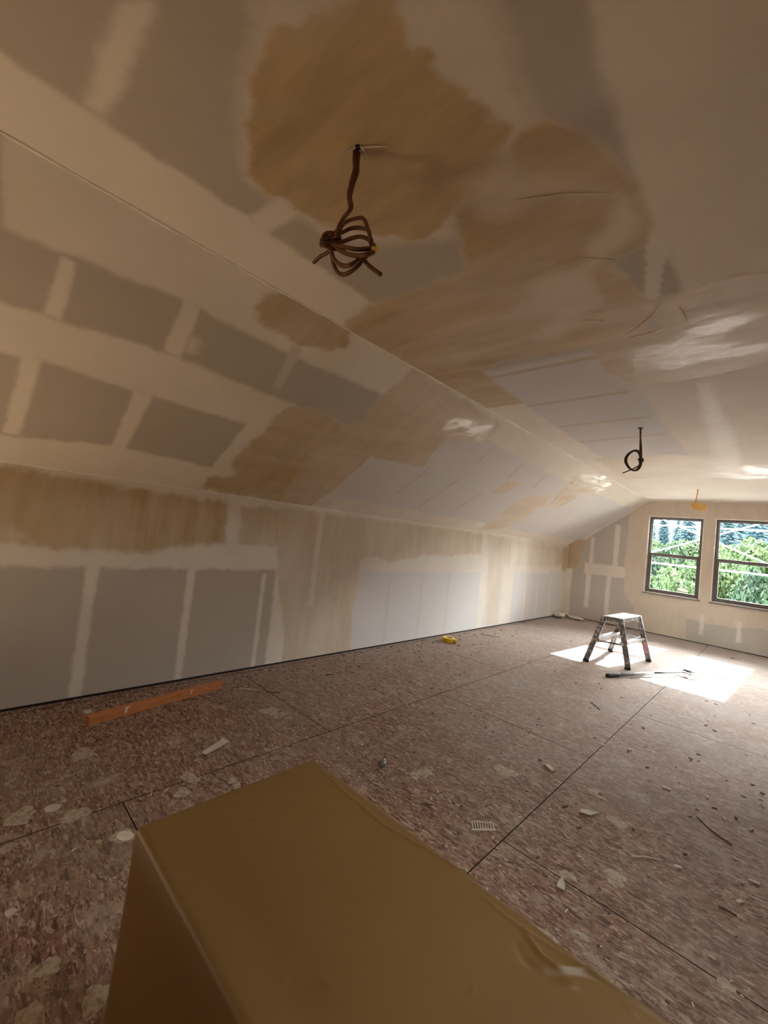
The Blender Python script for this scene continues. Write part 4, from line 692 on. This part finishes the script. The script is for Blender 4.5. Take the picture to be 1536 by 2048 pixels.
scrap('drywall_scrap','small blocky pale scrap left of the long seam in mid floor','scrap',-.97,2.70,-.5,[(-.035,-.014),(.03,-.016),(.036,.012),(-.03,.016)],.009,MAT['scrap'])
scrap('drywall_scrap','tiny pale chip in the middle right of the floor','scrap',-.435,3.10,.1,[(-.02,-.008),(.022,-.01),(.02,.01),(-.018,.009)],.006,MAT['scrap'])
scrap('drywall_scrap','tiny white chip beside the thin wooden sliver','scrap',-.274,2.376,.4,[(-.012,-.006),(.014,-.006),(.012,.007),(-.012,.006)],.006,MAT['chalk'])
scrap('drywall_scrap','narrow pale chip near the right edge of the photo','scrap',-.03,2.56,.2,[(-.018,-.006),(.02,-.008),(.02,.006),(-.016,.007)],.005,MAT['scrap'])
scrap('drywall_scrap','pale rounded chip at the lower right by the photo edge','scrap',-.066,2.36,1.1,[(-.016,-.006),(.018,-.007),(.015,.008),(-.016,.006)],.005,MAT['scrap'])
scrap('dried_mud_disc','round pale disc of dried compound left of the box','scrap',-2.199,.441,0,ov(.026,.028,14,2,.06),.003,MAT['scrap'])
scrap('dried_mud_disc','round pale disc of dried compound near the lumber end','scrap',-3.11,.735,0,ov(.028,.022,12,3,.1),.004,MAT['scrap'])
scrap('dried_mud_disc','small yellowish disc of dried compound at the lower left edge','scrap',-1.709,.271,0,ov(.016,.014,12,4,.1),.004,MAT['scrap'])
scrap('dried_mud_disc','larger ridged compound patch touching the seam corner left of the box','scrap',-1.852,.626,.4,ov(.034,.026,14,5,.12),.003,MAT['chalk'])
# ridged strip
root = empty('ridged_scrap', (-.962,1.885,0), .85); tag(root, 'ridged curled scrap beside the seam just right of the box', 'scrap')
q = MB(); 
for i in range(9):
    t = i/8; q.beam((-.05+.1*t,-.022+.006*t,.004), (-.045+.1*t,.02-.008*t,.012), .006, .003)
q.build('ridge', MAT['scrap'], root)
q = MB(); q.beam((-.06,-.028,.003),(.06,-.02,.003),.008,.005); q.beam((-.04,.022,.010),(.05,.014,.012),.005,.004); q.build('edge_strip', MAT['scrap'], root)
# small tube of caulk like applicator tip
root = empty('nozzle', (-1.60,1.875,0), 2.15); tag(root, 'small grey and dark nozzle fitting lying beyond the back corner of the brown box', 'fitting')
MB().tube([(-.045,0,.017),(-.04,0,.017),(-.005,0,.017),(.0,0,.017)], [.013,.017,.017,.013], 14).build('collar', simple('grey_plastic',(.22,.2,.2),.4), root, smooth=True)
MB().tube([(-.0,0,.015),(.02,0,.013),(.05,0,.008)], [.012,.009,.004], 12).build('tip', MAT['whitesill'], root, smooth=True)
MB().tube([(.05,0,.008),(.062,0,.007)], .006, 10).build('cap', MAT['rubber'], root, smooth=True)
# slivers
def sliver(label, a, b, w_, h, mat, seed):
    r_ = random.Random(seed); a, b = Vector(a+(h*.5+.0006,)), Vector(b+(h*.5+.0006,)); o0 = Vector((a.x,a.y,0)); L = (b-a).length; d = (b-a)/L; s = Vector((d.y,-d.x,0)); q = MB()
    k = r_.uniform(-.08,.08)*L; pts = [a-o0, a.lerp(b,.35)+s*k-o0, a.lerp(b,.7)+s*k*.8-o0, b-o0]
    for i in range(3): q.beam(pts[i]-d*.002, pts[i+1]+d*.002, w_*(1-.15*i), h)
    o = q.build('wood_sliver', mat); o.location = o0; return tag(o, label, 'splinter')
sliver('thin pale wooden sliver on the right part of the floor, next to a white chip', (-.426,2.273),(-.331,2.362),.006,.005,MAT['scrap'],1)
sliver('long thin dark splinter at the right below the sun patches', (-.266,2.915),(-.119,2.79),.004,.004,MAT['darkscrap'],2)
sliver('curved dark splinter in mid floor below the taping tool', (-1.193,4.188),(-1.083,4.071),.010,.004,MAT['darkscrap'],3)
sliver('short dark splinter left of the yellow tape roll by the wall', (-2.91,2.48),(-2.86,2.56),.010,.005,MAT['darkscrap'],4)
sliver('dark splinter past the far end of the lumber', (-2.83,1.84),(-2.77,1.92),.011,.005,MAT['darkscrap'],5)
sliver('long thin splinter on the floor beyond the yellow tape roll', (-3.157,5.568),(-2.9,5.692),.010,.005,MAT['darkscrap'],6)
sliver('small dark sliver near the lower right corner', (-.12,2.26),(-.07,2.262),.009,.005,MAT['darkscrap'],7)
sliver('short dark chip beside the long seam in mid floor', (-.77,2.37),(-.757,2.40),.009,.005,MAT['darkscrap'],8)
sliver('curled pale shaving near the far end of the lumber', (-2.99,1.70),(-2.90,1.80),.012,.006,MAT['scrap'],9)
sliver('small dark splinter above the box back edge', (-1.235,1.785),(-1.205,1.815),.007,.004,MAT['darkscrap'],10)
# crumpled paper by the far left corner
def crumple(label, x, y, a, b, c, seed):
    me = bpy.data.meshes.new('crumpled_paper'); bm = bmesh.new(); bmesh.ops.create_icosphere(bm, subdivisions=3, radius=1)
    r_ = random.Random(seed); ax = [(Vector((r_.uniform(-1,1),r_.uniform(-1,1),r_.uniform(-1,1))).normalized(), r_.uniform(3,7), r_.uniform(0,6)) for _ in range(6)]
    for v in bm.verts:
        k = 1+sum(.09*abs(math.sin(v.co.dot(d_)*f+p)) for d_, f, p in ax)-.25
        v.co = Vector((v.co.x*a*k, v.co.y*b*k, v.co.z*c*k))
    zm = min(v.co.z for v in bm.verts)
    for v in bm.verts: v.co.z -= zm
    bm.to_mesh(me); bm.free(); me.materials.append(MAT['tape']); o = bpy.data.objects.new('crumpled_paper', me); C.objects.link(o); o.location = (x,y,.0006)
    return tag(o, label, 'paper')
crumple('crumpled tan paper wad on the floor against the left wall near the far corner', -3.20, 8.74, .09,.12,.055, 1)
crumple('flattened tan paper wad by the far wall base, right of the corner', -2.98, 8.98, .16,.07,.028, 2)
# crumbs: sawdust and flecks too many to count
random.seed(8); q = MB(); q2 = MB()
for i in range(1500):
    y = .35+abs(random.gauss(0,2.6)); 
    if y > 9.1: continue
    x = random.uniform(XL+.02, -.02+ (0 if y > 1.2 else -1.0)) if random.random() < .55 else XL+.02+abs(random.gauss(0,.28))
    s = random.uniform(.0015,.0045)*(1+.25*y); a = random.uniform(0,PI); l = s*random.uniform(1,4)
    if x > -.76 and y < .66: continue
    if (x < -2.88 and .62 < y < 1.66 and x > -3.14) or (abs(x+3.1) < .17 and abs(y-4.7) < .15): continue
    p = Vector((x,y,s*.35+.0005)); dv = Vector((math.cos(a),math.sin(a),0))*l
    (q if random.random() < .6 else q2).beam(p-dv*.5, p+dv*.5, s, s*.6)
tag(q.build('debris_crumbs', MAT['scrap']), 'pale gypsum crumbs strewn over the strand board floor', 'debris', kind='stuff')
tag(q2.build('debris_shavings', MAT['darkscrap']), 'dark wood shavings strewn over the floor, thickest along the left wall', 'debris', kind='stuff')

# ------------------------------------------------------------------ outdoors
m = MB(); n = 40
for i in range(n+1):
    for j in range(n+1):
        x = -70+120*i/n; y = 11.5+110*j/n; m.v.append((x, y, -3.4+max(0,(y-40))*.06+.3*math.sin(x*.3)*math.cos(y*.2)))
for i in range(n):
    for j in range(n): k = i*(n+1)+j; m.f.append((k,k+n+1,k+n+2,k+1))
o = m.build('ground', simple('meadow', (.04,.055,.025), .9, scale=3, var=.3), smooth=True); o['kind'] = 'structure'
m = MB(); n = 60; rnd_ = random.Random(5)
for i in range(n+1):
    for j in range(9):
        t = j/8; m.v.append((-150+260*i/n, 95+45*t, -4+ (34+4.5*math.sin(i*.5)+1.5*math.sin(i*1.3+1)+rnd_.uniform(-1,1)*1.3*t)*t**.8))
for i in range(n):
    for j in range(8): k = i*9+j; m.f.append((k,k+9,k+10,k+1))
o = m.build('hillside', simple('wooded_hillside', (.018,.034,.046), .95, scale=.8, var=.5)); o['kind'] = 'structure'
def leafmat(name, c0, c1, tr=.35):
    q = NT(name); n_ = q.noise(1.3, 4, .7)
    col = q.ramp(n_, [(.3,c0),(.7,c1)]); q.set(Base_Color=col, Roughness=.6, Specular_IOR_Level=.12)
    t = q.n('BsdfTranslucent'); q.l(col, t.inputs[0]); mx = q.n('MixShader'); mx.inputs[0].default_value = tr
    q.l(q.b.outputs[0], mx.inputs[1]); q.l(t.outputs[0], mx.inputs[2]); q.l(mx.outputs[0], q.out.inputs[0]); return q.m
LEAF = leafmat('broad_leaves', (.004,.011,.006), (.014,.026,.009)); LEAF2 = leafmat('pale_leaves', (.010,.020,.008), (.027,.042,.012)); NEED = leafmat('needles', (.006,.014,.017), (.020,.038,.045), .15)  # NEED has blue distance haze mixed into the needle colour
BARK = simple('bark', (.10,.075,.06), .9)
def crown_mesh(seed, rx, rz, nleaf, ls):
    r_ = random.Random(seed); q = MB(); bl = []
    for _ in range(26):
        a = r_.uniform(0,2*PI); h = r_.uniform(-.85,.95); w_ = math.sqrt(max(0,1-h*h))*r_.uniform(.35,.85); bl.append((math.cos(a)*w_*rx, math.sin(a)*w_*rx, h*rz, r_.uniform(.22,.4)*rx))
    for _ in range(nleaf):
        x,y,z,R = r_.choice(bl); d = Vector((r_.gauss(0,1),r_.gauss(0,1),r_.gauss(0,1))).normalized(); p = Vector((x,y,z))+d*R*r_.uniform(.75,1.05)
        t = Vector((r_.gauss(0,1),r_.gauss(0,1),r_.gauss(0,1))).normalized(); b = d.cross(t)
        if b.length < .01: continue
        b.normalize(); nn = (d+t*.8).normalized(); u = nn.cross(b).normalized(); s = ls*r_.uniform(.6,1.3)
        q.add([p-u*s, p+b*s*.5, p+u*s, p-b*s*.5], [(0,1,2,3)])
    return q
def conifer_mesh(seed, H, R, tiers):
    r_ = random.Random(seed); q = MB()
    for i in range(tiers):
        t = i/tiers; z = H*(.12+.88*t); rr = R*(1-t)**.85+.12; nb = max(8,int(18*(1-t)+9))
        for k in range(nb):
            a = 2*PI*(k+r_.random())/nb; ln = rr*r_.uniform(.7,1.1); d = Vector((math.cos(a),math.sin(a),-.28)); s = Vector((-math.sin(a),math.cos(a),0))
            seg = 7
            for g_ in range(seg):
                p = Vector((0,0,z))+d*ln*(g_+.3)/seg; wd = ln*.16*(1-g_/seg)+.06
                for sgn in (-1,1):
                    e = s*sgn*wd*r_.uniform(1.0,2.1)+Vector((0,0,-wd*.7))+d*wd*.6; q.add([p, p+d*ln/seg*.9, p+e+d*.05, p+e*.8-d*.05], [(0,1,2,3)])
    return q
protos = {}
def tree(kind, x, y, top, scale, rot, label, mat, zg=None):
    zg = -3.4+max(0,(y-40))*.06 if zg is None else zg
    root = empty('conifer_tree' if kind.startswith('c') else 'leafy_tree', (x,y,zg-.05), rot)
    tag(root, label, 'tree', 'trees outside the windows')
    top = top+(1.7 if kind[0] == 'c' else 0); h = top-zg
    if kind not in protos:
        if kind[0] == 'c': fo = conifer_mesh(int(kind[1]), 10, 2.4, 52).build('foliage', mat, root)
        else: fo = crown_mesh(int(kind[1]), 1.0, 1.0, 16000, .055).build('foliage', mat, root)
        if kind[0] == 'c': tk = MB().tube([(0,0,0),(0,0,5),(0,0,9.6)], [.22,.14,.03], 8).build('trunk', BARK, root, smooth=True)
        else: tk = MB().tube([(0,0,-2.2),(.05,0,-1),(0,.05,0)], [.12,.09,.05], 8).build('trunk', BARK, root, smooth=True)
        protos[kind] = (fo, tk)
    else:
        fo, tk = [p.copy() for p in protos[kind]]
        for c_ in (fo, tk): C.objects.link(c_); c_.parent = root
    if kind[0] == 'c':
        for c_ in (fo, tk): c_.scale = (scale*h/10, scale*h/10, h/10)
    else:
        r_ = scale
        fo.scale = (r_, r_, h*.42); fo.location = (0,0,h*.58); tk.scale = (r_*.8, r_*.8, h*.27); tk.location = (0,0,h*.6)
    return root
T_ = [
 ['d1', -4.61, 24, 2.13, 1.6, 'b', 'pale leafy tree filling the left side of the left window'],
 ['d2', -2.89, 19, 1.77, 1.3, 'a', 'green leafy tree behind the lower middle of the left window'],
 ['d3', -3.39, 28, 2.35, 1.9, 'b', 'yellow-green leafy tree at the right side of the left window'],
 ['d2', -1.61, 19.5, 1.31, 1.4, 'a', 'darker leafy tree in the lower left of the right window'],
 ['d1', -0.71, 24, 2.52, 1.9, 'b', 'bright rounded leafy tree at the right edge of the right window'],
 ['d3', -0.94, 17, 1.22, 1.2, 'b', 'low pale shrubby tree in the lower middle of the right window'],
 ['d1', -2.5, 14.5, 0.99, 1.1, 'a', 'low dark shrubby tree in the lower left of the left window'],
 ['d3', -2.03, 16.5, 0.98, 0.9, 'b', 'low pale shrubby tree in the lower right of the left window'],
 ['d2', -0.33, 14, 1.12, 0.95, 'a', 'low dark shrubby tree in the lower right of the right window'],
 ['d3', -2.78, 33, 2.17, 2.2, 'a', 'distant leafy tree seen low in the left of the right window'],
 ['c4', -8.71, 44, 4.92, 0.68, 'n', 'dark conifer behind the left edge of the left window'],
 ['c5', -9.11, 52, 6.24, 0.68, 'n', 'tall haze-blue conifer left of centre in the left window'],
 ['c6', -9.1, 60, 6.22, 0.68, 'n', 'farthest conifer in the middle of the left window'],
 ['c4', -5.25, 39, 5.63, 0.62, 'n', 'tall conifer behind the right part of the left window'],
 ['c6', -5.74, 62, 9.46, 0.68, 'n', 'tall dark conifer at the left of the right window'],
 ['c4', -3.44, 46, 7.16, 0.55, 'n', 'tall dark conifer left of centre in the right window'],
 ['c5', -2.91, 54, 8.46, 0.55, 'n', 'tall dark conifer right of centre in the right window'],
 ['c6', -1.43, 39, 6.31, 0.55, 'n', 'tall dark conifer in the right part of the right window'],
 ['c4', -1.71, 58, 9.02, 0.68, 'n', 'tall dark conifer at the photo right edge']]
for kind, x, y, top, s_, mt, label in T_: tree(kind, x, y, top, s_, x*1.7, label, {'a':LEAF,'b':LEAF2,'n':NEED}[mt])

# scaffold outside the windows
root = empty('scaffold', (-1.0,10.3,-3.4)); tag(root, 'pale metal scaffold with crossed braces standing outside the windows', 'scaffold')
SM = simple('galvanised_pipe', (.72,.74,.76), .4, metal=.1)
zz = 3.4
for x in (-2.55,.55):
    for y in (0,1.1): MB().tube([(x+1.0,y,0),(x+1.0,y,zz+2.9)], .021, 10).build('post', SM, root, smooth=True)
    for z in (.5,1.4,2.4,zz+.35,zz+1.3,zz+2.3): MB().tube([(x+1.0,0,z),(x+1.0,1.1,z)], .018, 8).build('rung', SM, root, smooth=True)
MB().tube([(-1.55,.0,zz+2.555),(1.55,.0,zz+1.20)], .011, 8).build('cross_brace', SM, root, smooth=True)
MB().tube([(-1.55,.03,zz+1.30),(1.55,.03,zz+2.62)], .011, 8).build('cross_brace', SM, root, smooth=True)
MB().tube([(-1.55,-.03,zz+1.317),(1.55,-.03,zz+1.317)], .014, 8).build('guard_rail', SM, root, smooth=True)
MB().tube([(-1.55,1.1,zz+2.2),(1.55,1.1,zz+2.2)], .014, 8).build('guard_rail', SM, root, smooth=True)
q = MB()
for i in range(4): q.box(-1.55,.06+i*.25,zz+.655,1.55,.29+i*.25,zz+.695)
q.build('plank_deck', simple('weathered_plank',(.42,.38,.36),.8,scale=8), root)
